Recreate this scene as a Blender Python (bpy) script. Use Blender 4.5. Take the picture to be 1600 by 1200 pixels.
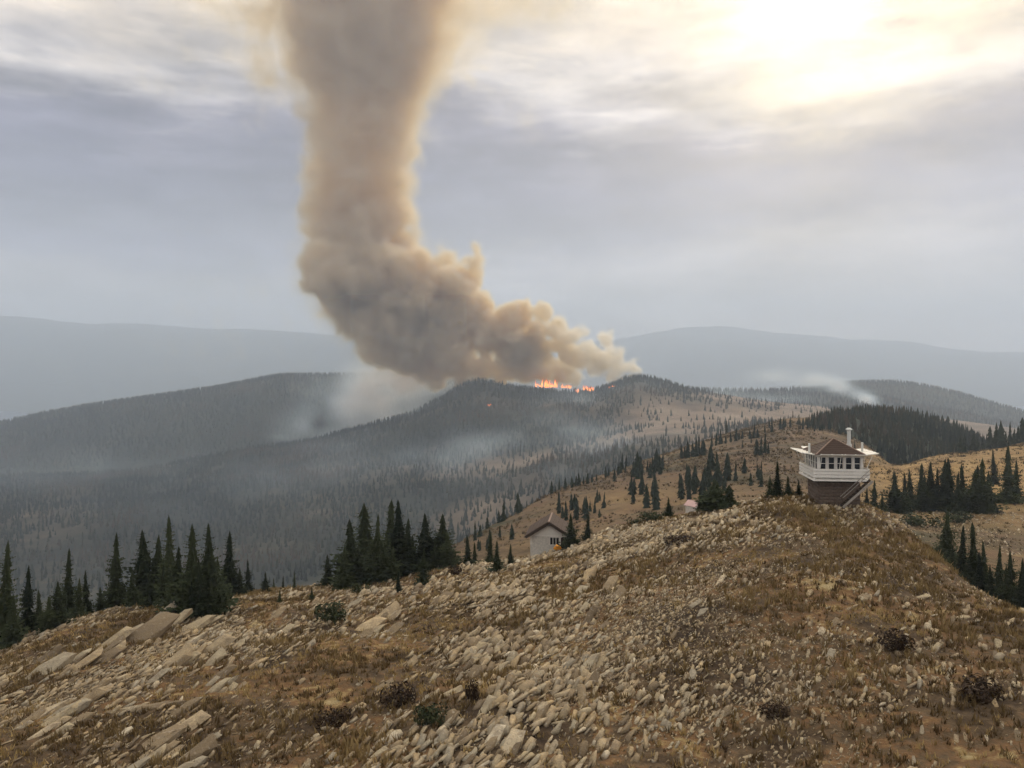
import bpy, bmesh, math, random
import numpy as np
from mathutils import Vector, Matrix

for o in list(bpy.data.objects):
    bpy.data.objects.remove(o)
SC = bpy.context.scene
COL = SC.collection
random.seed(7)
RNG = np.random.default_rng(7)

# ------------------------------------------------------------------ camera
F, VH, CZ = 1256.0, 560.0, 15.0          # focal length and horizon of the 1600 x 1200 frame, eye height
cam = bpy.data.cameras.new('camera')
cam.sensor_width = 36.0
cam.lens = 36.0 * F / 1600.0
cam.shift_y = -40.0 / 1600.0
cam.clip_start, cam.clip_end = 0.5, 60000.0
cam_o = bpy.data.objects.new('camera', cam)
cam_o.location = (0, 0, CZ)
cam_o.rotation_euler = (math.pi / 2, 0, 0)
COL.objects.link(cam_o)
SC.camera = cam_o

# ------------------------------------------------------------------ render settings
SC.render.engine = 'CYCLES'
cy = SC.cycles
cy.use_denoising = True
cy.denoiser = 'OPENIMAGEDENOISE'
cy.max_bounces = 8
cy.diffuse_bounces = 2
cy.glossy_bounces = 2
cy.transmission_bounces = 2
cy.volume_bounces = 6
cy.transparent_max_bounces = 16
cy.volume_step_rate = 3.0
cy.volume_max_steps = 256
cy.use_adaptive_sampling = True
cy.adaptive_threshold = 0.04
cy.sample_clamp_indirect = 4.0
SC.view_settings.view_transform = 'Standard'
SC.view_settings.look = 'None'
SC.view_settings.exposure = 0.12
SC.view_settings.gamma = 1.0
SC.view_settings.use_curve_mapping = False

# ------------------------------------------------------------------ sun and sky
SUN = Vector((0.40, 1.0, 0.44)).normalized()
SUN_EL = math.asin(SUN.z)
SUN_AZ = math.atan2(SUN.x, SUN.y)
sl = bpy.data.lights.new('sun', 'SUN')
sl.energy = 2.5
sl.angle = math.radians(12)
sl.color = (1.0, 0.86, 0.66)
so = bpy.data.objects.new('sun', sl)
so.rotation_euler = SUN.to_track_quat('Z', 'Y').to_euler()
so.location = (300, 700, 500)
COL.objects.link(so)


class NT:
    """small helper for node trees"""
    def __init__(s, tree):
        s.t = tree
    def n(s, typ, **kw):
        nd = s.t.nodes.new(typ)
        for k, v in kw.items():
            setattr(nd, k, v)
        return nd
    def l(s, a, b):
        s.t.links.new(a, b)
    def put(s, sock, v):
        if isinstance(v, bpy.types.NodeSocket):
            s.l(v, sock)
        else:
            sock.default_value = v
    def math(s, op, a, b=0.0, c=None, clamp=False):
        nd = s.n('ShaderNodeMath', operation=op)
        nd.use_clamp = clamp
        s.put(nd.inputs[0], a)
        s.put(nd.inputs[1], b)
        if c is not None:
            s.put(nd.inputs[2], c)
        return nd.outputs[0]
    def vmath(s, op, a, b=(0, 0, 0)):
        nd = s.n('ShaderNodeVectorMath', operation=op)
        s.put(nd.inputs[0], a)
        s.put(nd.inputs[1], b)
        return nd.outputs['Value'] if op == 'DOT_PRODUCT' else nd.outputs[0]
    def noise(s, vec, scale, detail=3.0, rough=0.55, dist=0.0):
        nd = s.n('ShaderNodeTexNoise')
        if vec is not None:
            s.l(vec, nd.inputs['Vector'])
        nd.inputs['Scale'].default_value = scale
        nd.inputs['Detail'].default_value = detail
        nd.inputs['Roughness'].default_value = rough
        nd.inputs['Distortion'].default_value = dist
        return nd.outputs[0]
    def ramp(s, fac, stops):
        nd = s.n('ShaderNodeValToRGB')
        cr = nd.color_ramp
        while len(cr.elements) < len(stops):
            cr.elements.new(0.5)
        for e, (p, c) in zip(cr.elements, stops):
            e.position = p
            e.color = tuple(c) + (1.0,) if len(c) == 3 else c
        s.put(nd.inputs[0], fac)
        return nd.outputs[0]
    def mix(s, fac, a, b, blend='MIX'):
        nd = s.n('ShaderNodeMix', data_type='RGBA', blend_type=blend)
        s.put(nd.inputs[0], fac)
        for sock, v in ((nd.inputs[6], a), (nd.inputs[7], b)):
            if not isinstance(v, bpy.types.NodeSocket):
                v = tuple(v) + (1.0,) if len(v) == 3 else v
            s.put(sock, v)
        return nd.outputs[2]
    def maprange(s, v, a, b, c, d):
        nd = s.n('ShaderNodeMapRange')
        nd.clamp = True
        for i, q in enumerate((v, a, b, c, d)):
            s.put(nd.inputs[i], q)
        return nd.outputs[0]


world = bpy.data.worlds.new('World')
SC.world = world
world.use_nodes = True
wt = NT(world.node_tree)
world.node_tree.nodes.clear()
w_out = wt.n('ShaderNodeOutputWorld')
bg = wt.n('ShaderNodeBackground')
bg.inputs['Strength'].default_value = 0.1
wt.l(bg.outputs[0], w_out.inputs[0])
sky = wt.n('ShaderNodeTexSky', sky_type='NISHITA')
sky.sun_disc = False
sky.sun_elevation = SUN_EL
sky.sun_rotation = SUN_AZ
tc = wt.n('ShaderNodeTexCoord')
dirv = tc.outputs['Generated']
sep = wt.n('ShaderNodeSeparateXYZ')
wt.l(dirv, sep.inputs[0])
# cloud deck: grey-blue stratus in long flat layers, thinner and brighter higher up
stretch = wt.vmath('MULTIPLY', dirv, (1.3, 1.3, 4.5))
stretch = wt.vmath('ADD', stretch, (3.1, 0.4, 0.0))
big = wt.noise(stretch, 1.5, 5, 0.55)
fine = wt.noise(wt.vmath('MULTIPLY', dirv, (3.0, 3.0, 16.0)), 2.2, 5, 0.6)
el = wt.math('ADD', sep.outputs[2], wt.math('MULTIPLY', wt.math('SUBTRACT', big, 0.5), 0.30))
el = wt.math('ADD', el, wt.math('MULTIPLY', wt.math('SUBTRACT', fine, 0.5), 0.15))
layers = wt.ramp(el, [
    (0.00, (.40, .40, .44)), (0.05, (.50, .48, .50)), (0.10, (.52, .495, .52)), (0.145, (.29, .29, .365)),
    (0.22, (.175, .175, .245)), (0.27, (.25, .24, .31)), (0.33, (.66, .61, .585)), (0.42, (.88, .76, .62)),
    (0.60, (.95, .90, .84)), (1.0, (1.5, 1.47, 1.42))])
fine2 = wt.maprange(fine, 0.3, 0.7, 0.84, 1.15)
cl = wt.vmath('MULTIPLY', layers, (1, 1, 1))
sc_n = wt.n('ShaderNodeVectorMath', operation='SCALE')
wt.l(cl, sc_n.inputs[0])
wt.l(fine2, sc_n.inputs[3])
cl = sc_n.outputs[0]
patchy = wt.noise(wt.vmath('ADD', wt.vmath('MULTIPLY', dirv, (2.4, 2.4, 8.0)), (1.7, 5.2, 0.3)), 1.9, 6, 0.58, 0.3)
patchy = wt.maprange(patchy, 0.36, 0.64, 0.70, 1.36)
sc_p = wt.n('ShaderNodeVectorMath', operation='SCALE')
wt.l(cl, sc_p.inputs[0])
wt.l(patchy, sc_p.inputs[3])
cl = sc_p.outputs[0]
# the veiled sun: bright, cream-coloured patch of cloud round the sun's direction
dt = wt.math('MAXIMUM', wt.vmath('DOT_PRODUCT', dirv, tuple(SUN)), 0.0)
thin = wt.maprange(wt.noise(wt.vmath('MULTIPLY', dirv, (2.2, 2.2, 6.0)), 2.6, 5, 0.6), 0.32, 0.68, 0.25, 1.35)
g1 = wt.math('MULTIPLY', wt.math('POWER', dt, 150.0), thin)
g2 = wt.math('MULTIPLY', wt.math('POWER', dt, 45.0), thin)
g3 = wt.math('POWER', dt, 7.0)
def scaled(col, f):
    nd = wt.n('ShaderNodeVectorMath', operation='SCALE')
    nd.inputs[0].default_value = col
    wt.l(f, nd.inputs[3])
    return nd.outputs[0]
cl = wt.vmath('ADD', cl, scaled((0.75, 0.66, 0.45), g1))
cl = wt.vmath('ADD', cl, scaled((0.42, 0.31, 0.11), g2))
cl = wt.vmath('ADD', cl, scaled((0.17, 0.14, 0.11), g3))
c10 = wt.n('ShaderNodeVectorMath', operation='SCALE')
wt.l(cl, c10.inputs[0])
c10.inputs[3].default_value = 10.0
skymix = wt.mix(0.93, sky.outputs[0], c10.outputs[0])
wt.l(skymix, bg.inputs['Color'])


# ------------------------------------------------------------------ generic helpers
def P(u, v, d):
    """point seen at pixel (u, v) of the 1600 x 1200 frame at distance d ahead"""
    return Vector(((u - 800.0) / F * d, d, CZ + (VH - v) / F * d))


def tag(o, label=None, cat=None, group=None, kind=None):
    for k, v in (('label', label), ('category', cat), ('group', group), ('kind', kind)):
        if v:
            o[k] = v
    return o


def link(name, data, parent=None):
    o = bpy.data.objects.new(name, data)
    COL.objects.link(o)
    if parent is not None:
        o.parent = parent
    return o


def np_mesh(name, verts, faces, mat=None, smooth=False, attrs=None):
    """mesh from arrays; faces is an (n, k) array with k = 3 or 4"""
    me = bpy.data.meshes.new(name)
    verts = np.asarray(verts, dtype=np.float32)
    faces = np.asarray(faces, dtype=np.int32)
    k = faces.shape[1]
    me.vertices.add(len(verts))
    me.vertices.foreach_set('co', verts.ravel())
    me.loops.add(faces.size)
    me.loops.foreach_set('vertex_index', faces.ravel())
    me.polygons.add(len(faces))
    me.polygons.foreach_set('loop_start', np.arange(0, faces.size, k, dtype=np.int32))
    me.update(calc_edges=True)
    me.validate()
    if smooth:
        me.polygons.foreach_set('use_smooth', np.ones(len(faces), dtype=bool))
    for an, av in (attrs or {}).items():
        a = me.attributes.new(an, 'FLOAT', 'POINT')
        a.data.foreach_set('value', np.asarray(av, dtype=np.float32))
    if mat:
        me.materials.append(mat)
    return me


def bm_mesh(name, bm, mat=None, smooth=False):
    me = bpy.data.meshes.new(name)
    bm.normal_update()
    bm.to_mesh(me)
    bm.free()
    if smooth:
        for p in me.polygons:
            p.use_smooth = True
    if mat:
        me.materials.append(mat)
    return me


_T = np.random.default_rng(99).random((256, 256)).astype(np.float32)


def vnoise2(x, y, seed=0):
    x = np.asarray(x, dtype=np.float64) + seed * 17.31
    y = np.asarray(y, dtype=np.float64) + seed * 9.77
    xi, yi = np.floor(x).astype(int), np.floor(y).astype(int)
    fx, fy = x - xi, y - yi
    fx, fy = fx * fx * (3 - 2 * fx), fy * fy * (3 - 2 * fy)
    a = _T[xi & 255, yi & 255]; b = _T[(xi + 1) & 255, yi & 255]
    c = _T[xi & 255, (yi + 1) & 255]; d = _T[(xi + 1) & 255, (yi + 1) & 255]
    return (a * (1 - fx) + b * fx) * (1 - fy) + (c * (1 - fx) + d * fx) * fy - 0.5


def fbm2(x, y, octv=4, seed=0, gain=0.5):
    s, a = 0.0, 1.0
    for i in range(octv):
        s = s + a * vnoise2(x * 2 ** i, y * 2 ** i, seed + i)
        a *= gain
    return s


# ------------------------------------------------------------------ materials
def mat_new(name):
    m = bpy.data.materials.new(name)
    m.use_nodes = True
    t = NT(m.node_tree)
    bs = m.node_tree.nodes['Principled BSDF']
    return m, t, bs


def mat_plain(name, col, rough=0.8, var=0.12, scale=6.0, metal=0.0, bump=0.0):
    m, t, bs = mat_new(name)
    tcn = t.n('ShaderNodeTexCoord')
    nz = t.noise(tcn.outputs['Object'], scale, 4, 0.6)
    c = t.mix(nz, tuple(q * (1 - var * 2) for q in col), tuple(min(1, q * (1 + var * 2)) for q in col))
    t.l(c, bs.inputs['Base Color'])
    bs.inputs['Roughness'].default_value = rough
    bs.inputs['Metallic'].default_value = metal
    bs.inputs['Specular IOR Level'].default_value = 0.25
    if bump:
        b = t.n('ShaderNodeBump')
        b.inputs['Strength'].default_value = bump
        b.inputs['Distance'].default_value = 0.05
        t.l(t.noise(tcn.outputs['Object'], scale * 2.5, 4, 0.6), b.inputs['Height'])
        t.l(b.outputs[0], bs.inputs['Normal'])
    return m


def rnd_value(t):
    """per-piece random number: a stored attribute for joined pieces, the object's own number for single ones"""
    at = t.n('ShaderNodeAttribute', attribute_name='rnd')
    oi = t.n('ShaderNodeObjectInfo')
    return t.math('FRACT', t.math('ADD', at.outputs['Fac'], oi.outputs['Random']))


def mat_rock():
    m, t, bs = mat_new('pale_stone')
    geo = t.n('ShaderNodeNewGeometry')
    r = rnd_value(t)
    base = t.ramp(r, [(0.0, (.14, .10, .06)), (0.2, (.26, .19, .11)), (0.42, (.37, .275, .158)),
                      (0.60, (.42, .335, .205)), (0.76, (.32, .275, .20)), (0.88, (.46, .33, .175)), (1.0, (.56, .475, .34))])
    n1 = t.noise(geo.outputs['Position'], 1.6, 5, 0.65)
    c = t.mix(t.maprange(n1, 0.42, 0.66, 0, 0.7), base, (.20, .15, .10))
    n2 = t.noise(geo.outputs['Position'], 9.0, 4, 0.7)
    c = t.mix(t.maprange(n2, 0.52, 0.66, 0, 0.5), c, (.17, .145, .11))
    n3 = t.noise(geo.outputs['Position'], 5.0, 3, 0.6)
    c = t.mix(t.maprange(n3, 0.60, 0.72, 0, 0.5), c, (.50, .45, .36))
    t.l(c, bs.inputs['Base Color'])
    bs.inputs['Roughness'].default_value = 0.95
    bs.inputs['Specular IOR Level'].default_value = 0.1
    b = t.n('ShaderNodeBump')
    b.inputs['Strength'].default_value = 0.7
    b.inputs['Distance'].default_value = 0.12
    t.l(t.noise(geo.outputs['Position'], 6.0, 5, 0.7), b.inputs['Height'])
    t.l(b.outputs[0], bs.inputs['Normal'])
    return m


def mat_ground(name, stops, scale, detail=5, fine=6.0, patch=None, bump=0.0, bdist=0.2):
    m, t, bs = mat_new(name)
    geo = t.n('ShaderNodeNewGeometry')
    pos = geo.outputs['Position']
    n = t.noise(pos, scale, detail, 0.62, 0.4)
    f = t.noise(pos, scale * fine, 5, 0.65)
    k = t.math('ADD', t.math('MULTIPLY', n, 0.62), t.math('MULTIPLY', f, 0.38))
    k = t.maprange(k, 0.34, 0.66, 0, 1)
    c = t.ramp(k, stops)
    if patch:
        pc, ps, lo, hi = patch
        c = t.mix(t.maprange(t.noise(pos, ps, 4, 0.6, 0.6), lo, hi, 0, 1), c, pc)
    t.l(c, bs.inputs['Base Color'])
    bs.inputs['Roughness'].default_value = 1.0
    bs.inputs['Specular IOR Level'].default_value = 0.05
    if bump:
        b = t.n('ShaderNodeBump')
        b.inputs['Strength'].default_value = bump
        b.inputs['Distance'].default_value = bdist
        t.l(f, b.inputs['Height'])
        t.l(b.outputs[0], bs.inputs['Normal'])
    return m


def mat_leaf(name, a, b, spec=0.1, per_tree=False):
    m, t, bs = mat_new(name)
    geo = t.n('ShaderNodeNewGeometry')
    r = rnd_value(t)
    n = t.noise(geo.outputs['Position'], 0.9, 3, 0.6)
    k = t.math('ADD', t.math('MULTIPLY', r, 0.55), t.math('MULTIPLY', n, 0.45))
    if per_tree:
        oi = t.n('ShaderNodeObjectInfo')
        at = t.n('ShaderNodeAttribute', attribute_name='rnd')
        k = t.math('ADD', t.math('MULTIPLY', k, 0.0), t.math('ADD', t.math('MULTIPLY', oi.outputs['Random'], 0.45), t.math('ADD', t.math('MULTIPLY', at.outputs['Fac'], 0.3), t.math('MULTIPLY', n, 0.3))))
    c = t.ramp(k, [(0.15, a), (0.8, b)])
    t.l(c, bs.inputs['Base Color'])
    bs.inputs['Roughness'].default_value = 0.9
    bs.inputs['Specular IOR Level'].default_value = spec
    return m


M_ROCK = mat_rock()
M_HILL = mat_ground('hillside_turf', [(0.0, (.030, .021, .015)), (0.3, (.062, .042, .026)), (0.5, (.11, .075, .043)),
                                      (0.68, (.16, .088, .042)), (0.82, (.26, .185, .085)), (1.0, (.36, .28, .15))],
                    0.16, 6, 9.0, None, 0.8, 0.25)
M_SHOULDER = mat_ground('dry_meadow', [(0.0, (.045, .033, .023)), (0.3, (.085, .060, .038)), (0.5, (.135, .094, .055)), (0.66, (.12, .072, .046)),
                                       (0.8, (.18, .122, .062)), (1.0, (.27, .195, .10))], 0.03, 6, 9.0,
                        ((.05, .052, .030), 0.016, 0.52, 0.66), 0.6, 1.0)
M_MOUNTAIN = mat_ground('mountain_scrub', [(0.0, (.016, .019, .016)), (0.45, (.026, .029, .021)), (0.70, (.045, .044, .030)),
                                           (0.88, (.075, .064, .043)), (1.0, (.12, .098, .068))], 0.0045, 6, 7.0)
_mt = NT(M_MOUNTAIN.node_tree)
_bs = M_MOUNTAIN.node_tree.nodes['Principled BSDF']
_old = _bs.inputs['Base Color'].links[0].from_socket
_at = _mt.n('ShaderNodeAttribute', attribute_name='dry')
_geo = _mt.n('ShaderNodeNewGeometry')
_open = _mt.ramp(_mt.noise(_geo.outputs['Position'], 0.012, 6, .65), [(.3, (.10, .07, .046)), (.5, (.20, .145, .10)), (.7, (.26, .20, .14))])
_mt.l(_mt.mix(_at.outputs['Fac'], _old, _open), _bs.inputs['Base Color'])
M_WOODED = mat_ground('wooded_slope', [(0.0, (.022, .028, .022)), (0.5, (.035, .042, .030)), (0.8, (.055, .058, .038)),
                                       (1.0, (.09, .08, .05))], 0.004, 6, 9.0)
M_FAR = mat_ground('far_forest', [(0.0, (.03, .04, .035)), (0.6, (.05, .06, .045)), (1.0, (.09, .085, .06))], 0.0007, 5, 9.0)
_mt = NT(M_SHOULDER.node_tree)
_bs = M_SHOULDER.node_tree.nodes['Principled BSDF']
_old = _bs.inputs['Base Color'].links[0].from_socket
_at = _mt.n('ShaderNodeAttribute', attribute_name='dry')
_geo = _mt.n('ShaderNodeNewGeometry')
_gold = _mt.ramp(_mt.noise(_geo.outputs['Position'], 0.12, 6, .65), [(.3, (.14, .085, .038)), (.5, (.27, .17, .07)), (.7, (.36, .25, .115))])
_mt.l(_mt.mix(_at.outputs['Fac'], _old, _gold), _bs.inputs['Base Color'])
M_NEEDLE = mat_leaf('needles', (.008, .014, .009), (.056, .066, .029), per_tree=True)
M_NEEDLE_FAR = mat_leaf('needles_small', (.014, .021, .016), (.034, .044, .027))
def mat_stand():
    m, t, bs = mat_new('forest_stand')
    at = t.n('ShaderNodeAttribute', attribute_name='rnd')
    t.l(t.ramp(at.outputs['Fac'], [(0.0, (.011, .018, .014)), (.35, (.018, .027, .019)), (.6, (.032, .038, .022)), (.8, (.052, .046, .028)), (1.0, (.075, .055, .036))]), bs.inputs['Base Color'])
    bs.inputs['Roughness'].default_value = .95
    bs.inputs['Specular IOR Level'].default_value = .05
    return m


M_STAND = mat_stand()
M_BARK = mat_plain('bark', (.06, .045, .035), 0.95, 0.2, 8)
M_SHRUB = mat_leaf('shrub_leaves', (.020, .028, .014), (.065, .070, .032))
M_SHRUB_BROWN = mat_leaf('shrub_twigs', (.022, .014, .010), (.065, .042, .026))
M_MEADOW_TUFT = mat_leaf('heath', (.045, .034, .022), (.20, .145, .078), 0.05)
M_GRASS = mat_leaf('dry_grass', (.065, .038, .019), (.42, .30, .13), 0.05)

# ------------------------------------------------------------------ terrain
class Layer:
    """a stretch of ground: rows of (pixel column -> distance, height) joined by smooth profiles"""
    def __init__(s, rows, noise=None):
        # rows: list of (u_knots, d_values, z_values)
        s.noise = noise
        s.g = np.arange(-1100, 2500, 4.0)
        k = np.exp(-0.5 * (np.arange(-15, 16) * 4.0 / 15.0) ** 2)
        k /= k.sum()
        def sm(xs, ys):
            return np.convolve(np.pad(np.interp(s.g, xs, ys), 15, mode='edge'), k, 'valid')
        s.rows = [(sm(r[0], r[1]), sm(r[0], r[2])) for r in rows]
    def profile(s, u):
        D = np.stack([np.interp(u, s.g, r[0]) for r in s.rows], -1)
        Z = np.stack([np.interp(u, s.g, r[1]) for r in s.rows], -1)
        return D, Z
    def z_ud(s, u, d):
        u = np.asarray(u, float).ravel(); d = np.asarray(d, float).ravel()
        D, Z = s.profile(u)
        n, R = D.shape
        h = np.diff(D, axis=1); dl = np.diff(Z, axis=1) / h
        m = np.zeros_like(D)
        for i in range(1, R - 1):
            a, b = dl[:, i - 1], dl[:, i]
            w1 = 2 * h[:, i] + h[:, i - 1]; w2 = h[:, i] + 2 * h[:, i - 1]
            ok = a * b > 0
            hm = (w1 + w2) / (w1 / np.where(ok, a, 1) + w2 / np.where(ok, b, 1))
            m[:, i] = np.where(ok, hm, 0.0)
        m[:, 0] = dl[:, 0]; m[:, -1] = dl[:, -1]
        k = np.clip((d[:, None] >= D).sum(1) - 1, 0, R - 2)
        ii = np.arange(n)
        d0, hh = D[ii, k], h[ii, k]
        t = (d - d0) / hh
        tc_ = np.clip(t, 0, 1)
        z0, z1, m0, m1 = Z[ii, k], Z[ii, k + 1], m[ii, k] * hh, m[ii, k + 1] * hh
        t2, t3 = tc_ ** 2, tc_ ** 3
        z = (2 * t3 - 3 * t2 + 1) * z0 + (t3 - 2 * t2 + tc_) * m0 + (-2 * t3 + 3 * t2) * z1 + (t3 - t2) * m1
        z = z + np.where(t > 1, (t - 1) * m1, 0) + np.where(t < 0, t * m0, 0)
        if s.noise is not None:
            z = z + s.noise((u - 800) / F * d, d)
        return z
    def z_xy(s, x, y):
        return s.z_ud(800 + F * np.asarray(x) / np.asarray(y), y)
    def hit(s, u, v, d0, d1, n=500):
        """distance at which the sight line of pixel (u, v) meets this ground (None when it passes over)"""
        d = np.geomspace(d0, d1, n)
        z = s.z_ud(np.full(n, u), d)
        below = (CZ + (VH - v) / F * d) <= z
        if not below.any():
            return None
        return float(d[np.argmax(below)])
    def mesh(s, name, u0, u1, nu, ds, mat, kind='structure', attrs=None):
        us = np.linspace(u0, u1, nu)
        nd = len(ds)
        U, Dq = np.meshgrid(us, ds, indexing='ij')
        Z = s.z_ud(U, Dq)
        X = (U.ravel() - 800) / F * Dq.ravel()
        V = np.stack([X, Dq.ravel(), Z], -1)
        idx = np.arange(nu * nd).reshape(nu, nd)
        q = np.stack([idx[:-1, :-1], idx[1:, :-1], idx[1:, 1:], idx[:-1, 1:]], -1).reshape(-1, 4)
        at = {k: f(U.ravel(), Dq.ravel()) for k, f in (attrs or {}).items()}
        o = link(name, np_mesh(name, V, q, mat, True, at))
        o['kind'] = kind
        return o


def row_v(tab):
    """row given as (u, d, v) -> (u, d, z)"""
    a = np.array(tab, float)
    return a[:, 0], a[:, 1], CZ + (VH - a[:, 2]) / F * a[:, 1]


def row_off(row, fac, slope):
    """row further out than another, dropping by slope below the sight line"""
    u, d, z = row
    d2 = d * fac
    sight = (z - CZ) / d
    return u, d2, z + (sight - slope) * (d2 - d)


# foreground hillside
A_ridge = row_v([(-400, 62, 1150), (-150, 68, 1075), (0, 76, 1018), (100, 80, 975), (200, 84, 948), (300, 90, 938), (400, 97, 926), (510, 102, 914),
                 (600, 104, 906), (720, 107, 884), (830, 108, 866), (900, 106, 850), (960, 101, 828), (1080, 93, 798),
                 (1180, 86, 777), (1235, 83, 768), (1275, 80, 780), (1310, 79, 785), (1350, 78, 790), (1385, 76, 806), (1440, 67, 850),
                 (1500, 58, 903), (1600, 48, 962), (1750, 40, 1035), (2000, 32, 1150)])
A_near = row_v([(-400, 30, 1330), (0, 31, 1240), (400, 31, 1215), (800, 31, 1205), (1200, 30, 1205), (1600, 27, 1225), (2000, 22, 1300)])
A_foot = (np.array([-400., 2000.]), np.array([10., 10.]), np.array([0.5, 0.5]))
A_mid_u = np.linspace(-400, 2000, 25)
_dn, _zn = np.interp(A_mid_u, A_near[0], A_near[1]), np.interp(A_mid_u, A_near[0], A_near[2])
_dr, _zr = np.interp(A_mid_u, A_ridge[0], A_ridge[1]), np.interp(A_mid_u, A_ridge[0], A_ridge[2])
_b = np.interp(A_mid_u, [-400, 200, 700, 1250, 1450, 2000], [0.6, 1.0, 1.3, 0.9, 0.2, 0.0])
A_mid = (A_mid_u, _dn * .5 + _dr * .5, _zn * .5 + _zr * .5 + _b)


def noiseA(x, y):
    w = np.clip((y - 12) / 20, 0, 1)
    return w * (0.9 * fbm2(x / 13, y / 13, 3, 3) + 0.30 * fbm2(x / 2.6, y / 2.6, 3, 11) - 0.1)


LA = Layer([A_foot, A_near, A_mid, A_ridge, row_off(A_ridge, 1.22, 0.16), row_off(A_ridge, 1.9, 0.26)], noiseA)

# shoulder: dry meadow that falls away from the hill and runs to the right-hand knoll
B_crest = row_v([(-400, 150, 1240), (300, 150, 1010), (560, 170, 940), (680, 205, 866), (740, 230, 832), (800, 262, 806), (870, 312, 768), (960, 385, 738),
                 (1050, 475, 705), (1150, 580, 674), (1240, 670, 651), (1300, 700, 652), (1345, 560, 690), (1390, 380, 734),
                 (1450, 395, 716), (1530, 435, 704), (1600, 470, 688), (1750, 520, 660), (2000, 560, 640)])
B_mid = row_v([(-400, 110, 1260), (300, 118, 1050), (560, 130, 985), (740, 160, 885), (870, 190, 835), (960, 210, 800), (1050, 235, 775), (1150, 270, 742),
               (1240, 300, 722), (1345, 270, 745), (1390, 215, 780), (1450, 190, 795), (1530, 185, 800), (1600, 190, 795), (2000, 200, 790)])
B_near = row_v([(-400, 70, 1360), (300, 80, 1110), (740, 95, 985), (960, 110, 905), (1150, 120, 862), (1300, 115, 860), (1400, 105, 868), (1500, 95, 905), (1600, 88, 960),
                (2000, 70, 1080)])


def noiseB(x, y):
    return 2.0 * fbm2(x / 60, y / 60, 4, 21) + 0.4 * fbm2(x / 9, y / 9, 2, 5)


LB = Layer([B_near, B_mid, B_crest, row_off(B_crest, 1.25, 0.10), row_off(B_crest, 2.2, 0.22)], noiseB)

# wooded knoll on the right
K_crest = row_v([(1120, 500, 742), (1200, 510, 716), (1245, 520, 682), (1270, 545, 668), (1310, 590, 656), (1350, 630, 650), (1400, 660, 650), (1450, 670, 658), (1500, 670, 674),
                 (1535, 660, 694), (1600, 650, 725), (1700, 640, 780)])
K_near = row_v([(1120, 400, 800), (1245, 420, 722), (1350, 440, 735), (1450, 460, 745), (1600, 470, 770), (1700, 480, 820)])
LK = Layer([K_near, K_crest, row_off(K_crest, 1.2, 0.08), row_off(K_crest, 1.8, 0.2)],
           lambda x, y: 3.0 * fbm2(x / 70, y / 70, 3, 31))

# burning mountain
C_crest = row_v([(-500, 1650, 800), (0, 1750, 748), (200, 1800, 738), (340, 1850, 715), (450, 1880, 698), (560, 1920, 672), (640, 1960, 650), (700, 2030, 618),
                 (735, 2060, 590), (790, 2070, 602), (840, 2080, 608), (900, 2090, 610), (950, 2080, 604), (980, 2060, 586), (1000, 2060, 586), (1040, 2080, 598),
                 (1100, 2100, 613), (1200, 2100, 628), (1400, 2100, 648), (1700, 2100, 680), (2000, 2100, 700)])
C_mid = row_v([(-500, 1300, 880), (0, 1350, 800), (340, 1400, 772), (560, 1450, 742), (700, 1500, 712), (800, 1500, 693), (900, 1480, 676), (1000, 1450, 658),
               (1100, 1450, 652), (1200, 1450, 650), (1400, 1450, 668), (2000, 1450, 740)])
C_near = row_v([(-500, 900, 1010), (0, 950, 915), (500, 950, 895), (700, 930, 858), (850, 900, 800), (1000, 880, 745), (1150, 880, 700), (1300, 900, 690),
                (1600, 950, 720), (2000, 950, 800)])
C_foot = row_v([(-500, 450, 1300), (500, 450, 1080), (800, 450, 960), (1000, 600, 830), (1300, 700, 760), (2000, 700, 860)])


def noiseC(x, y):
    w = np.clip((y - 450) / 600, 0.2, 1) * np.interp(y, [1500, 1950], [1, .35])
    return w * (26 * fbm2(x / 330, y / 330, 4, 41) + 5 * fbm2(x / 60, y / 60, 2, 43))


LC = Layer([C_foot, C_near, C_mid, C_crest, row_off(C_crest, 1.12, 0.10), row_off(C_crest, 1.6, 0.2)], noiseC)

# long ridge behind on the left, low ridge and blue hill behind on the right
D_crest = row_v([(-700, 2900, 850), (-300, 2850, 735), (0, 2800, 664), (100, 2800, 641), (200, 2820, 621), (300, 2850, 605), (430, 2880, 590), (540, 2900, 588),
                 (600, 2900, 586), (700, 2900, 592), (800, 2900, 610), (1000, 2900, 650)])
D_near = row_v([(-700, 1900, 960), (0, 1950, 790), (400, 2000, 745), (700, 2200, 700), (1000, 2300, 720)])
LD = Layer([D_near, D_crest, row_off(D_crest, 1.15, 0.10), row_off(D_crest, 1.7, 0.2)],
           lambda x, y: 22 * fbm2(x / 420, y / 420, 4, 51))
E_crest = row_v([(900, 2800, 640), (1040, 2750, 608), (1130, 2700, 612), (1200, 2650, 612), (1280, 2650, 606), (1330, 2650, 612), (1420, 2600, 632), (1600, 2600, 668), (2000, 2600, 730)])
E_near = row_v([(900, 2000, 690), (1200, 1900, 665), (1600, 1900, 720), (2000, 1900, 800)])
LE = Layer([E_near, E_crest, row_off(E_crest, 1.15, 0.10), row_off(E_crest, 1.7, 0.2)],
           lambda x, y: 10 * fbm2(x / 300, y / 300, 4, 61))
G_crest = row_v([(1150, 3268, 640), (1240, 3268, 618), (1290, 3268, 606), (1330, 3268, 598), (1370, 3268, 596), (1420, 3268, 599), (1500, 3268, 614), (1600, 3268, 642), (1750, 3268, 672), (2100, 3268, 720)])
G_near = row_v([(1150, 2432, 700), (1400, 2432, 690), (2100, 2432, 790)])
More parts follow.
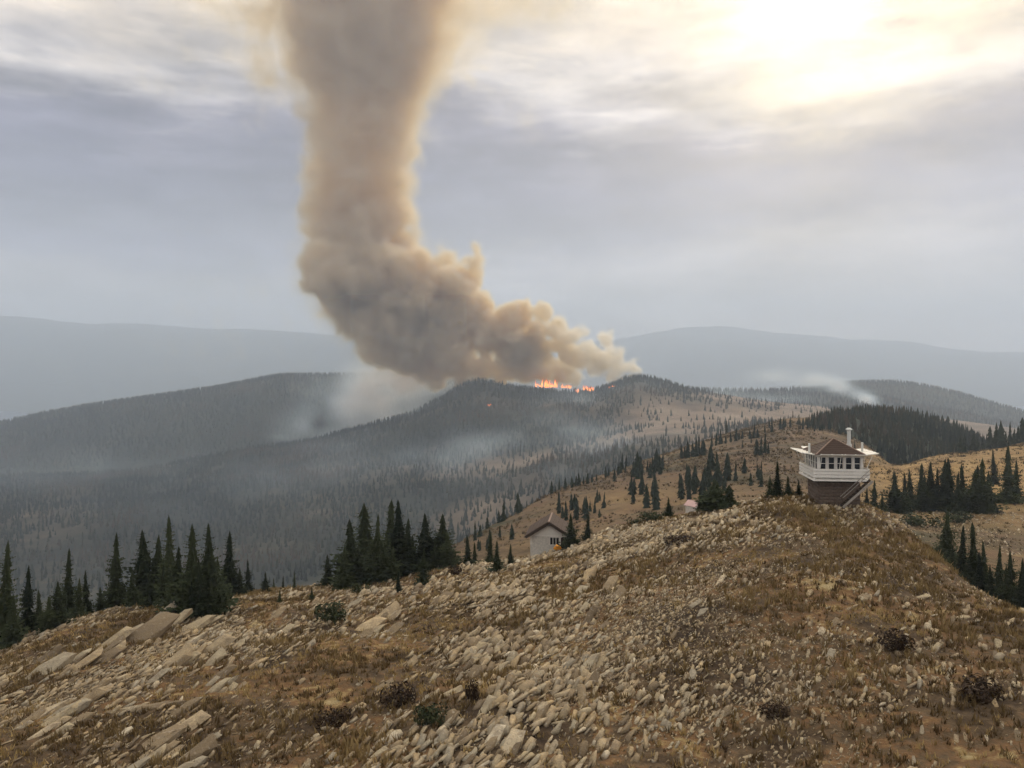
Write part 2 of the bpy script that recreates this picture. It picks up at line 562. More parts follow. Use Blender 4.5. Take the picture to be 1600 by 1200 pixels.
LG = Layer([G_near, G_crest, row_off(G_crest, 1.15, 0.10), row_off(G_crest, 1.7, 0.2)],
           lambda x, y: 16 * fbm2(x / 400, y / 400, 4, 71))
HL_crest = row_v([(-900, 12780, 500), (-300, 12780, 486), (0, 12780, 490), (60, 12780, 493), (130, 12780, 504), (190, 12780, 501), (300, 12780, 509), (430, 12780, 514), (560, 12780, 522),
                  (700, 12780, 532), (850, 12780, 545), (1100, 12780, 570)])
HL_near = row_v([(-900, 7384, 640), (0, 7384, 640), (1100, 7384, 660)])
LHL = Layer([HL_near, HL_crest, row_off(HL_crest, 1.08, 0.08)], lambda x, y: 150 * fbm2(x / 1900, y / 1900, 5, 81))
HR_crest = row_v([(700, 13916, 560), (860, 13916, 540), (985, 13916, 524), (1060, 13916, 517), (1140, 13916, 515), (1200, 13916, 520), (1300, 13916, 528), (1400, 13916, 540), (1500, 13916, 547),
                  (1600, 13916, 549), (1800, 13916, 545), (2300, 13916, 535)])
HR_near = row_v([(700, 8520, 640), (1400, 8520, 630), (2300, 8520, 640)])
LHR = Layer([HR_near, HR_crest, row_off(HR_crest, 1.08, 0.08)], lambda x, y: 140 * fbm2(x / 1800, y / 1800, 5, 91))

def gold_side(u, d):
    x = (u - 800) / F * d
    k = np.interp(u, [1320, 1400, 1800], [.12, 1, 1]) * np.interp(d, [150, 240], [.35, 1]) + .9 * fbm2(x / 60, d / 60, 3, 27)
    return np.clip(k, 0, 1)


def dry_side(u, d):
    x = (u - 800) / F * d
    k = np.interp(u, [640, 800, 950, 1040, 1500], [0, .15, .45, 1, 1]) + np.interp(u, [300, 700], [.25, 1.1]) * fbm2(x / 160, d / 160, 3, 7)
    k = k * np.maximum(np.interp(d, [1600, 1880], [1, .05]), np.interp(u, [1040, 1120], [0, .9]))
    return np.clip(k, 0, 1)


hillside = LA.mesh('hillside', -420, 2020, 520, np.concatenate([np.geomspace(9, 120, 250), np.geomspace(122, 210, 24)]), M_HILL)
meadow = LB.mesh('meadow', -350, 1980, 420, np.geomspace(72, 1300, 190), M_SHOULDER, attrs={'dry': gold_side})
knoll = LK.mesh('knoll', 1125, 1690, 120, np.geomspace(405, 1150, 80), M_WOODED)
mountain = LC.mesh('mountain', -480, 1980, 330, np.geomspace(460, 3200, 190), M_MOUNTAIN, attrs={'dry': dry_side})
ridge_a = LD.mesh('ridge', -680, 1000, 190, np.geomspace(1900, 4800, 90), M_WOODED)
ridge_b = LE.mesh('ridge', 900, 2000, 130, np.geomspace(1950, 4400, 70), M_WOODED)
ridge_c = LG.mesh('ridge', 1150, 2100, 110, np.geomspace(2440, 5400, 60), M_WOODED)
far_a = LHL.mesh('far_mountains', -680, 1100, 220, np.geomspace(7400, 13700, 70), M_FAR)
far_b = LHR.mesh('far_mountains', 700, 2200, 180, np.geomspace(8550, 14900, 70), M_FAR)
gv = [(-19500, -1500, -840), (19500, -1500, -840), (19500, 16500, -840), (-19500, 16500, -840)]
ground = link('ground', np_mesh('ground', gv, [(0, 1, 2, 3)], M_FAR))
ground['kind'] = 'structure'

# ------------------------------------------------------------------ air: one closed box of thin haze
def box_mesh(name, mn, mx, mat=None):
    v = [(x, y, z) for x in (mn[0], mx[0]) for y in (mn[1], mx[1]) for z in (mn[2], mx[2])]
    f = [(0, 1, 3, 2), (4, 6, 7, 5), (0, 4, 5, 1), (2, 3, 7, 6), (0, 2, 6, 4), (1, 5, 7, 3)]
    return np_mesh(name, v, f, mat)


HAZE_DENSITY = 0.00015
m_haze = bpy.data.materials.new('thin_haze')
m_haze.use_nodes = True
ht = NT(m_haze.node_tree)
m_haze.node_tree.nodes.clear()
h_out = ht.n('ShaderNodeOutputMaterial')
h_vol = ht.n('ShaderNodeVolumePrincipled')
h_vol.inputs['Color'].default_value = (.68, .775, .91, 1)
h_vol.inputs['Density'].default_value = HAZE_DENSITY
h_vol.inputs['Anisotropy'].default_value = 0.15
ht.l(h_vol.outputs[0], h_out.inputs['Volume'])
haze = link('haze', box_mesh('haze', (-20000, -2000, -841.5), (20000, 17000, 1170), m_haze))
haze['kind'] = 'stuff'

# ------------------------------------------------------------------ smoke
_T3 = np.random.default_rng(5).random((64, 64, 64)).astype(np.float32)


def vnoise3(x, y, z, seed=0):
    """value noise on broadcastable axes x (n,1,1), y (1,m,1), z (1,1,k)"""
    def ax(q, off):
        q = q + off
        i = np.floor(q).astype(int)
        f = (q - i).astype(np.float32)
        return i & 63, (i + 1) & 63, f * f * (3 - 2 * f)
    x0, x1, fx = ax(x, seed * 7.13)
    y0, y1, fy = ax(y, seed * 3.71)
    z0, z1, fz = ax(z, seed * 5.37)
    def lerp(a, b, f):
        return a + (b - a) * f
    c0 = lerp(lerp(_T3[x0, y0, z0], _T3[x1, y0, z0], fx), lerp(_T3[x0, y1, z0], _T3[x1, y1, z0], fx), fy)
    c1 = lerp(lerp(_T3[x0, y0, z1], _T3[x1, y0, z1], fx), lerp(_T3[x0, y1, z1], _T3[x1, y1, z1], fx), fy)
    return lerp(c0, c1, fz) - 0.5


def volume_object(name, dens, mn, mx, mat):
    """smoke whose density is given voxel by voxel (a Volume Cube that reads the stored values)"""
    nx, ny, nz = dens.shape
    me = bpy.data.meshes.new(name)
    me.vertices.add(dens.size)
    a = me.attributes.new('dens', 'FLOAT', 'POINT')
    a.data.foreach_set('value', np.ascontiguousarray(dens, dtype=np.float32).ravel())
    o = link(name, me)
    g = bpy.data.node_groups.new(name, 'GeometryNodeTree')
    g.interface.new_socket('Geometry', in_out='INPUT', socket_type='NodeSocketGeometry')
    g.interface.new_socket('Geometry', in_out='OUTPUT', socket_type='NodeSocketGeometry')
    t = NT(g)
    gi, go = t.n('NodeGroupInput'), t.n('NodeGroupOutput')
    vc = t.n('GeometryNodeVolumeCube')
    vc.inputs['Min'].default_value = mn
    vc.inputs['Max'].default_value = mx
    for k, q in zip('XYZ', dens.shape):
        vc.inputs['Resolution ' + k].default_value = q
    pos = t.n('GeometryNodeInputPosition')
    rel = t.vmath('SUBTRACT', pos.outputs[0], tuple(mn))
    rel = t.vmath('MULTIPLY', rel, tuple((q - 1) / (b - c) for q, b, c in zip(dens.shape, mx, mn)))
    rel = t.vmath('ADD', rel, (0.5, 0.5, 0.5))
    rel = t.vmath('FLOOR', rel)
    sp = t.n('ShaderNodeSeparateXYZ')
    t.l(rel, sp.inputs[0])
    def imath(op, p, q):
        nd = t.n('FunctionNodeIntegerMath', operation=op)
        t.put(nd.inputs[0], p)
        t.put(nd.inputs[1], q)
        return nd.outputs[0]
    ix = imath('MULTIPLY', sp.outputs[0], ny)
    ix = imath('ADD', ix, sp.outputs[1])
    ix = imath('MULTIPLY', ix, nz)
    ix = imath('ADD', ix, sp.outputs[2])
    na = t.n('GeometryNodeInputNamedAttribute', data_type='FLOAT')
    na.inputs['Name'].default_value = 'dens'
    si = t.n('GeometryNodeSampleIndex', data_type='FLOAT', domain='POINT')
    t.l(gi.outputs[0], si.inputs['Geometry'])
    t.l(na.outputs[0], si.inputs['Value'])
    t.l(ix, si.inputs['Index'])
    t.l(si.outputs[0], vc.inputs['Density'])
    sm = t.n('GeometryNodeSetMaterial')
    sm.inputs['Material'].default_value = mat
    t.l(vc.outputs[0], sm.inputs[0])
    t.l(sm.outputs[0], go.inputs[0])
    md = o.modifiers.new('smoke', 'NODES')
    md.node_group = g
    me.materials.append(mat)
    o['kind'] = 'stuff'
    return o


def mat_smoke(name, scat, absb, k_s, k_a, aniso, fire=False):
    m = bpy.data.materials.new(name)
    m.use_nodes = True
    t = NT(m.node_tree)
    m.node_tree.nodes.clear()
    out = t.n('ShaderNodeOutputMaterial')
    vi = t.n('ShaderNodeAttribute', attribute_name='density')
    sc_ = t.n('ShaderNodeVolumeScatter')
    sc_.inputs['Color'].default_value = tuple(scat) + (1,)
    sc_.inputs['Anisotropy'].default_value = aniso
    t.l(t.math('MULTIPLY', vi.outputs['Fac'], k_s), sc_.inputs['Density'])
    ab = t.n('ShaderNodeVolumeAbsorption')
    ab.inputs['Color'].default_value = tuple(absb) + (1,)
    kk = t.math('MULTIPLY', vi.outputs['Fac'], k_a)
    if fire:
        geo = t.n('ShaderNodeNewGeometry')
        sx_ = t.n('ShaderNodeSeparateXYZ')
        t.l(geo.outputs['Position'], sx_.inputs[0])
        kk = t.math('MULTIPLY', kk, t.maprange(sx_.outputs[0], 40.0, 200.0, 1.0, 0.42))
        ds = t.n('ShaderNodeVectorMath', operation='DISTANCE')
        t.l(geo.outputs['Position'], ds.inputs[0])
        ds.inputs[1].default_value = tuple(P(818, 552, 2050.0))
        soot = t.n('ShaderNodeVolumeAbsorption')
        soot.inputs['Color'].default_value = (.15, .15, .13, 1)
        t.l(t.math('MULTIPLY', t.math('MULTIPLY', vi.outputs['Fac'], 0.022), t.maprange(ds.outputs['Value'], 20.0, 75.0, 1.0, 0.0)), soot.inputs['Density'])
    t.l(kk, ab.inputs['Density'])
    ad = t.n('ShaderNodeAddShader')
    t.l(sc_.outputs[0], ad.inputs[0])
    t.l(ab.outputs[0], ad.inputs[1])
    last = ad.outputs[0]
    if fire:
        ad2 = t.n('ShaderNodeAddShader')
        t.l(last, ad2.inputs[0])
        t.l(soot.outputs[0], ad2.inputs[1])
        last = ad2.outputs[0]
    t.l(last, out.inputs['Volume'])
    return m


def smooth01(a):
    a = np.clip(a, 0, 1)
    return a * a * (3 - 2 * a)


def build_column():
    d0 = 2110.0
    mn, mx = np.array([-960., 1890., -95.]), np.array([600., 2320., 1155.])
    vox = 4.7
    res = [int(round(q / vox)) + 1 for q in (mx - mn)]
    x = np.linspace(mn[0], mx[0], res[0], dtype=np.float32)[:, None, None]
    y = np.linspace(mn[1], mx[1], res[1], dtype=np.float32)[None, :, None]
    z = np.linspace(mn[2], mx[2], res[2], dtype=np.float32)[None, None, :]
    rg = np.random.default_rng(12)
    sdf = np.full(res, -60.0, dtype=np.float32)          # positive inside
    def puff(cx, cy_, cz, r, q=1.0):
        i0 = [max(0, int((c - r - 62 - m) / vox)) for c, m in zip((cx, cy_, cz), mn)]
        i1 = [min(n, int((c + r + 62 - m) / vox) + 2) for c, m, n in zip((cx, cy_, cz), mn, res)]
        if any(a >= b for a, b in zip(i0, i1)):
            return
        xs, ys, zs = x[i0[0]:i1[0]], y[:, i0[1]:i1[1]], z[:, :, i0[2]:i1[2]]
        f = r - np.sqrt((xs - cx) ** 2 + ((ys - cy_) / q) ** 2 + (zs - cz) ** 2)
        sub = sdf[i0[0]:i1[0], i0[1]:i1[1], i0[2]:i1[2]]
        np.maximum(sub, f, out=sub)
    # outline of the plume: pixel row -> pixel columns of its two edges
    tab = np.array([(-330, 330, 800), (-150, 390, 770), (-60, 412, 740), (0, 424, 712), (60, 436, 702), (110, 452, 686), (150, 462, 670), (250, 464, 660), (340, 472, 654),
                    (400, 482, 660), (440, 490, 715), (480, 508, 778), (510, 534, 836), (535, 560, 900), (555, 590, 955), (575, 632, 985), (592, 690, 990)], float)
    def edges(v):
        return np.interp(v, tab[:, 0], tab[:, 1]), np.interp(v, tab[:, 0], tab[:, 2])
    # the burning line steps back from the column's axis to the flames on the ridge
    for v in np.arange(-330, 590, 9.0):
        L, R = edges(v)
        zc = CZ + (VH - v) / F * d0
        half = (R - L) / 2 / F * d0
        xc = ((L + R) / 2 - 800) / F * d0
        base = v > 400
        n = 9 if not base else 38
        for _ in range(n):
            if base:
                t = rg.uniform(-1, 1)
                r = rg.uniform(14, 40) * np.interp(v, [420, 520, 560, 590], [1.25, 1.0, .7, .5]) * (1.1 - .35 * t)
                px = xc + t * max(half - r * .8, 4)
                lim = 30 + 60 * np.clip((600 - v) / 150, .2, 1)
                py = d0 - 20 + rg.uniform(-1, 1) * lim
            else:
                a = rg.uniform(0, 2 * math.pi)
                r = rg.uniform(.22, .46) * half
                k = (half - r * .93) * rg.uniform(.75, 1.02)
                px, py = xc + k * math.cos(a), d0 + .85 * k * math.sin(a)
            puff(px, py, zc + rg.uniform(-8, 8), r)
        if not base:
            puff(xc, d0, zc, half * .80)
    for (u, v, r) in [(745, 395, 22), (742, 415, 32), (722, 440, 40), (700, 405, 30), (850, 492, 24), (870, 510, 26), (905, 520, 20), (940, 532, 18), (968, 548, 16), (985, 562, 12),
                      (610, 490, 60), (640, 535, 45), (670, 562, 34), (680, 480, 60), (740, 490, 45), (770, 520, 45), (800, 540, 40), (850, 555, 30),
                      (900, 560, 26), (940, 570, 20), (700, 560, 40), (760, 570, 26), (830, 578, 22), (860, 576, 20), (890, 578, 18), (920, 574, 18), (955, 572, 16), (975, 570, 14), (965, 558, 18), (985, 566, 14), (950, 548, 20), (930, 558, 24), (990, 573, 12), (998, 577, 8), (940, 562, 22), (960, 568, 18), (978, 571, 14), (790, 586, 24), (820, 588, 22), (845, 586, 20), (875, 585, 20), (900, 587, 18), (925, 584, 16), (600, 540, 44), (640, 562, 34), (660, 575, 26),
                      (880, 535, 26), (920, 545, 22), (840, 520, 30), (810, 500, 30), (800, 570, 24)]:
        p = P(u, v, d0)
        puff(p.x, d0 - 25 + rg.uniform(-25, 25), p.z, r * .95 / F * d0 * .8)
    # small cauliflower lumps, ragged wisps
    zz = np.clip((z - 150) / 300, 0, 1)                     # 0 at the fire, 1 up the column
    wx = x + 30 * vnoise3(x / 55, y / 55, z / 55, 31) + 13 * vnoise3(x / 22, y / 22, z / 22, 32)
    wy = y + 30 * vnoise3(x / 55, y / 55, z / 55, 33)
    wz = z + 30 * vnoise3(x / 55, y / 55, z / 55, 34) + 13 * vnoise3(x / 22, y / 22, z / 22, 35)
    # turned out of the grid's axes so that no crease runs straight up or across
    rx = .80 * wx + .36 * wy + .48 * wz
    ry = -.60 * wx + .48 * wy + .64 * wz
    rz3 = -.80 * wy + .60 * wz
    b1, b2, b3, b4 = (np.abs(2 * vnoise3(rx / q, ry / q, rz3 / q, i)) for i, q in ((1, 70), (2, 36), (3, 18), (4, 9.5)))
    wob = vnoise3(x / 110, y / 110, z / 120, 5)
    warp = 34 * (b1 - .36) + 27 * (b2 - .36) + 17 * (b3 - .36) + 9 * (b4 - .36) + 24 * wob
    s = sdf + warp * (0.85 - .25 * zz) + zz * (34 * vnoise3(rx / 50, ry / 50, rz3 / 50, 8) + 24 * vnoise3(rx / 23, ry / 23, rz3 / 23, 10))
    left = np.clip((-60 - x) / 200, 0, 1)
    soft = 9 + 22 * left + 26 * zz
    dens = smooth01((s + 7 + 4 * left) / soft) ** 1.25
    patch = 0.65 + 0.7 * (vnoise3(x / 85, y / 85, z / 110, 6) + .5)
    dens *= patch
    dens *= (1.0 - 0.62 * zz)
    # thin fringe round the top, spreading out
    top = np.clip((z - 560) / 250, 0, 1)
    fr = smooth01((sdf + 50 + warp * 1.6) / 60) * top * 0.10
    fr *= np.clip(vnoise3(x / 90, y / 90, z / 60, 9) * 2 + .9, 0, 1.6)
    veil = np.clip(vnoise3(x / 150, y / 150, z / 55, 14) * 1.6 + .75 * vnoise3(x / 60, y / 60, z / 30, 15) + .18, 0, 1)
    veil = veil * smooth01((z - 800 - .1 * np.abs(x + 330)) / 140) * smooth01((640 - np.abs(x + 180)) / 220) * .085
    dens = np.maximum(dens, veil)
    low = smooth01((sdf + 58 + warp * 1.3) / 75) * left * (1 - zz) * .05
    dens = np.maximum(dens, np.maximum(fr, low * np.clip(.7 + 1.8 * vnoise3(x / 70, y / 70, z / 60, 19), 0, 1.5)))
    wisp = np.zeros(res, dtype=np.float32)
    for (u, v, wpx, hpx, k) in [(405, 20, 34, 34, .16), (395, 85, 30, 26, .13), (425, 125, 30, 22, .12), (340, 5, 60, 26, .08), (250, -20, 70, 30, .07), (722, 35, 30, 32, .14), (705, 90, 26, 24, .11), (770, 0, 50, 28, .11),
                             (860, 8, 60, 24, .10), (950, -5, 70, 26, .10), (1050, 0, 70, 20, .08), (620, -30, 60, 40, .1)]:
        c = P(u, v, d0 - 40)
        wisp += k * np.exp(-((x - c.x) / (wpx / F * d0)) ** 2 - ((y - c.y) / 75) ** 2 - ((z - c.z) / (hpx / F * d0)) ** 2)
    wisp *= np.clip(.5 + 2.4 * vnoise3(rx / 45, ry / 45, rz3 / 45, 41) + 1.8 * vnoise3(rx / 20, ry / 20, rz3 / 20, 42), 0, 2.2)
    dens = np.maximum(dens, wisp)
    # fade to nothing at the box faces
    for ax_, q in ((0, x), (1, y), (2, z)):
        lo, hi = mn[ax_], mx[ax_]
        w = smooth01((q - lo) / 40) * smooth01((hi - q) / (150 if ax_ == 2 else 40))
        dens = dens * w
    dens[dens < 0.004] = 0
    return volume_object('smoke', dens, tuple(mn), tuple(mx), M_SMOKE)


M_SMOKE = mat_smoke('wildfire_smoke', (.86, .86, .86), (.89, .655, .14), 0.084, 0.040, 0.34, True)
smoke = build_column()
smoke['label'] = 'tall tan brown smoke column leaning away from the burning mountain ridge'

# ------------------------------------------------------------------ conifers
def conifer_mesh(seed, width, whorls, branches, segs, mat, ragged=0.35, name='crown', skirts=(14, 12), core=.8):
    """unit-height fir crown: whorls of drooping boughs carrying leaf-sized sprays"""
    rg = random.Random(seed)
    V, Fc, A = [], [], []
    def tri(a, b, c, r):
        i = len(V)
        V.extend((a, b, c)); Fc.append((i, i + 1, i + 2)); A.extend((r, r, r))
    lean = Vector((rg.uniform(-.012, .012), rg.uniform(-.012, .012), 0))
    bulge = [rg.uniform(.60, 1.25) for _ in range(9)]
    def env_at(t):
        kb = min(max(t, 0), .999) * 8
        return bulge[int(kb)] * (1 - kb % 1) + bulge[min(8, int(kb) + 1)] * (kb % 1)
    # skirts of needles round the stem, one above the other, with ragged hems
    ns, m = skirts
    for k in range(ns):
        t = .02 + .95 * k / ns
        r0 = width * core * ((1 - t) ** .85) * env_at(t) + .004
        apex = Vector((0, 0, min(t + 2.1 / ns, 1.0))) + lean * t
        off = rg.uniform(0, 6.28)
        rim = []
        for i in range(m):
            f = (1.12 if i % 2 else .62) * rg.uniform(.8, 1.2)
            a = off + 6.283 * i / m
            rim.append(Vector((math.cos(a) * r0 * f, math.sin(a) * r0 * f, t - rg.uniform(.1, .6) / ns * (1.3 if i % 2 else .2))) + lean * t)
        for i in range(m):
            r = rg.random() * .6
            tri(apex, rim[i], rim[(i + 1) % m], r)
    for w in range(whorls):
        t = 0.015 + 0.97 * (w + rg.uniform(-.3, .3)) / whorls
        t = min(max(t, .01), .985)
        env = env_at(t)
        rad = width * ((1 - t) ** 0.82) * env * min(1.0, .62 + t * 6) + 0.006
        nb = max(3, int(branches * (0.45 + 0.55 * (1 - t))))
        a0 = rg.uniform(0, 6.28)
        for b in range(nb):
            if rg.random() < ragged * .3:
                continue
            az = a0 + 6.283 * b / nb + rg.uniform(-.35, .35)
            L = rad * rg.uniform(1 - ragged, 1 + ragged * .6)
            dr = Vector((math.cos(az), math.sin(az), 0)); sd = Vector((-math.sin(az), math.cos(az), 0))
            z0 = t + rg.uniform(-.004, .004)
            droop = rg.uniform(.18, .50) * (1.2 - t)
            shade = rg.random()
            prev = Vector((0, 0, z0)) + lean * t
            for k in range(segs):
                f1 = (k + 1) / segs
                nxt = Vector((0, 0, z0)) + lean * t + dr * (L * f1) + Vector((0, 0, -droop * L * f1 + .30 * L * f1 * f1))
                wd = L * (.34 * (1 - f1 * .75) + .05) * rg.uniform(.7, 1.3)
                mid = prev.lerp(nxt, .35)
                r = (shade * .7 + rg.random() * .3)
                hang = Vector((0, 0, -wd * rg.uniform(.4, 1.1)))
                tri(prev, mid + sd * wd + hang, nxt, r)
                tri(prev, nxt, mid - sd * wd + hang, r)
                if segs > 2:
                    tri(mid + Vector((0, 0, wd * .25)), mid + hang * 1.6 + dr * wd * .2, nxt, r)
                prev = nxt
    top = Vector((0, 0, 1.0)) + lean
    for k in range(3):
        a = k * 2.1 + rg.uniform(0, 1)
        e = Vector((math.cos(a), math.sin(a), 0)) * .012
        tri(top, Vector((0, 0, .93)) + lean + e, Vector((0, 0, .93)) + lean - e, .5)
    return np_mesh(name, [tuple(v) for v in V], Fc, mat, False, {'rnd': A})


def trunk_mesh(name='trunk', r=0.014, h=0.9):
    bm = bmesh.new()
    n, prev = 6, None
    for k, (z, q) in enumerate(((-.06, 1.5), (0.02, 1.1), (h * .5, .6), (h, .12))):
        ring = [bm.verts.new((q * r * math.cos(6.283 * i / n), q * r * math.sin(6.283 * i / n), z)) for i in range(n)]
        if prev:
            for i in range(n):
                bm.faces.new((prev[i], prev[(i + 1) % n], ring[(i + 1) % n], ring[i]))
        prev = ring
    return bm_mesh(name, bm, M_BARK, True)


TRUNK = trunk_mesh()
CROWN_NEAR = [conifer_mesh(100 + i, wd, 50, 11, 4, M_NEEDLE, .7, core=.58) for i, wd in enumerate((.125, .15, .18, .135, .20, .16, .14, .17))]
CROWN_WIDE = [conifer_mesh(130 + i, wd, 30, 12, 4, M_NEEDLE) for i, wd in enumerate((.26, .32))]
CROWN_MID = [conifer_mesh(200 + i, wd, 14, 6, 1, M_NEEDLE_FAR, skirts=(10, 8), core=.95) for i, wd in enumerate((.12, .14, .16, .13, .18))]
CROWN_FAR = [conifer_mesh(300 + i, wd, 0, 5, 1, M_NEEDLE_FAR, .25, skirts=(5, 6), core=1.05) for i, wd in enumerate((.16, .18, .20, .17))]
N_TREES = [0]


def tree_at(x, y, z, h, crowns, label, group=None, wide=1.0, name='fir_tree'):
    root = link(name, None)
    root.location = (x, y, z - .03 * h)
    root.rotation_euler = (random.uniform(-.05, .05), random.uniform(-.05, .05), random.uniform(0, 6.28))
    w = h * wide * 1.3 * random.uniform(.8, 1.25)
    root.scale = (w, w, h)
    tag(root, label, 'tree', group)
    link('crown', random.choice(crowns), root)
    link('trunk', TRUNK, root)
    N_TREES[0] += 1
    return root


ORD = ('first second third fourth fifth sixth seventh eighth ninth tenth eleventh twelfth thirteenth fourteenth fifteenth sixteenth '
       'seventeenth eighteenth nineteenth twentieth').split()


def place_trees(layer, rows, label_fn, group, d_rng, crowns=CROWN_NEAR, wide=1.0, back=0.0):
    """rows of (u, v_top, v_base): stand a tree where the sight line of its foot meets the ground"""
    rows = sorted(rows)
    for i, (u, vt, vb) in enumerate(rows):
        d = layer.hit(u, vb, *d_rng)
        if d is None:
            vv = vb
            while d is None and vv < vb + 60:
                vv += 2
                d = layer.hit(u, vv, *d_rng)
            d = d or d_rng[1]
        d += back
        x = (u - 800) / F * d
        z = float(layer.z_ud([u], [d])[0])
        h = max(CZ + (VH - vt) / F * d - z, 0.8)
        tree_at(x, d, z, h, crowns, label_fn(i, len(rows)), group, wide)


# big firs on the rim of the hillside, in front of the deep valley
left_group = [(6, 838, 1012), (42, 878, 992), (105, 852, 968), (135, 888, 962), (180, 826, 944), (228, 821, 944), (266, 800, 940),
              (303, 814, 962), (328, 812, 958), (358, 826, 934), (388, 872, 928)]
left_lab = ['tall dark fir cut by the edge at the lower left rim of the hillside', 'shorter fir beside the leftmost cut-off fir on the hillside rim',
            'stout dark fir, third of the big firs along the left rim', 'low fir between the stout fir and the lone tall spire',
            'lone slender fir spire standing apart on the left rim', 'slim fir at the left end of the densest fir clump on the rim',
            'tallest pointed fir in the densest clump on the left rim', 'dark broad-topped fir in the right half of the dense clump',
            'straight dark fir next to the broad-topped one in the dense clump', 'fir spire at the right end of the dense clump on the rim',
            'short wide fir stepping down right of the dense fir clump']
place_trees(LA, left_group, lambda i, n: left_lab[i], 'big firs on the hillside rim', (40, 120), wide=1.15)
fill_left = [(20, 925, 1010), (62, 918, 985), (78, 930, 985), (122, 900, 968), (158, 915, 955), (207, 890, 948), (245, 832, 940), (276, 850, 955), (292, 860, 958),
             (316, 868, 965), (342, 868, 950), (270, 900, 958), (300, 905, 966), (330, 905, 962), (254, 880, 950), (236, 890, 950), (375, 885, 932), (90, 905, 978)]
place_trees(LA, fill_left, lambda i, n: 'lower dark fir between the big left rim firs, %s of these from the left' % ORD[i], 'lower firs between the rim firs', (40, 120), wide=1.3)
rim_small = [(415, 892, 926), (428, 902, 922), (442, 898, 920), (460, 890, 917), (437, 919, 941)]
place_trees(LA, rim_small, lambda i, n: 'small fir, %s in the row of small ones right of the dense clump' % ORD[i], 'small firs on the rim', (40, 125))
mid_group = [(513, 864, 915), (549, 808, 915), (573, 781, 908), (606, 776, 902), (624, 777, 900), (645, 833, 895), (667, 798, 890), (691, 800, 886)]
mid_lab = ['narrow short fir standing alone left of the middle fir clump', 'slim fir on the left flank of the middle fir clump', 'tall broad fir at the left of the middle clump',
           'tallest fir in the middle clump, full to the ground', 'tall yellowish-green fir at the centre of the middle clump', 'small fir in the gap of the middle clump',
           'slender dark fir right of the gap in the middle clump', 'pale-tipped fir at the right end of the middle clump']
place_trees(LA, mid_group, lambda i, n: mid_lab[i], 'firs of the middle clump', (40, 125), wide=1.6)
fill_mid = [(538, 850, 920), (560, 850, 912), (588, 800, 908), (596, 840, 908), (634, 806, 900), (656, 848, 893), (700, 828, 886), (678, 840, 890), (612, 850, 905)]
place_trees(LA, fill_mid, lambda i, n: 'lower fir filling the middle fir clump, %s of these from the left' % ORD[i], 'lower firs of the middle clump', (40, 125), wide=1.5)
mid_small = [(487, 916, 940), (622, 892, 925), (661, 852, 916), (732, 833, 879), (742, 846, 876), (765, 828, 872), (776, 842, 893), (797, 848, 882)]
ms_lab = ['tiny fir on the golden grass left of the middle clump', 'small round fir in front of the middle clump', 'pale young fir in front of the gap of the middle clump',
          'dark small fir, first right of the middle clump', 'dark small fir, second right of the middle clump', 'thin fir behind the bushy fir near the white cabin',
          'bushy dark fir standing forward left of the white cabin', 'small fir between the bushy fir and the white cabin']
place_trees(LA, mid_small, lambda i, n: ms_lab[i], 'small firs near the middle clump', (40, 125), wide=1.35)
crest_small = [(893, 800, 846), (918, 803, 842), (1045, 776, 808), (1095, 764, 796), (1215, 718, 776), (1232, 742, 774), (1203, 742, 776), (1248, 748, 772)]
cs_lab = ['dark thin fir directly behind the right corner of the white cabin', 'dark thin fir, second to the right of the white cabin', 'lone dark fir on the hill crest halfway to the lookout',
          'dark fir beside the pale pink roof on the crest', 'low fir on the left side of the big fir by the lookout', 'tall dark fir on the crest left of the lookout', 'low fir between the big fir and the lookout',
          'low fir close to the left side of the lookout']
place_trees(LA, crest_small, lambda i, n: cs_lab[i], 'firs on the hill crest', (40, 112), wide=1.25)
for (u, vt, vb, lb) in [(1118, 746, 796, 'round dark green bushy tree on the crest right of the pink roof'), (1140, 756, 794, 'smaller bushy tree adjoining the round bushy tree on the crest')]:
    place_trees(LA, [(u, vt, vb)], lambda i, n: lb, 'bushy trees on the crest', (40, 112), CROWN_WIDE, 1.5)

# right-hand slope: dark row of firs, and those in the gully
right_row = [(1400, 735, 802), (1414, 735, 800), (1423, 731, 792), (1437, 720, 797), (1453, 718, 797), (1464, 728, 797), (1475, 713, 797), (1485, 711, 799), (1506, 722, 797), (1519, 730, 802),
             (1533, 712, 802), (1526, 724, 798), (1554, 700, 757), (1575, 692, 786), (1587, 716, 782), (1494, 735, 802), (1445, 740, 800), (1545, 735, 800)]
place_trees(LB, right_row, lambda i, n: 'dark fir, %s from the lookout in the dense row on the right slope' % ORD[i], 'dense fir row on the right slope', (90, 420), wide=1.25)
right_small = [(1354, 760, 794), (1366, 748, 800), (1379, 766, 802)]
place_trees(LB, right_small, lambda i, n: 'small fir, %s of three just right of the lookout' % ORD[i], 'three small firs by the lookout', (90, 420))
gully = [(1478, 792, 872), (1503, 816, 906), (1524, 812, 918), (1540, 842, 932), (1560, 850, 944), (1580, 856, 956), (1598, 868, 968), (1490, 850, 893), (1550, 880, 945), (1571, 880, 955),
         (1514, 850, 915), (1533, 860, 930), (1620, 870, 980), (1592, 890, 965)]
place_trees(LB, gully, lambda i, n: 'dark fir in the gully at the right edge, %s along the hillside rim' % ORD[i], 'firs in the right gully', (80, 220), wide=1.1)
crest_right = [(1500, 680, 706), (1508, 676, 706), (1520, 675, 704), (1528, 682, 703), (1536, 679, 702), (1547, 664, 700), (1557, 658, 701), (1565, 655, 700), (1578, 657, 697), (1584, 668, 695), (1591, 664, 693), (1600, 650, 691),
               (1612, 655, 690), (1570, 672, 699)]
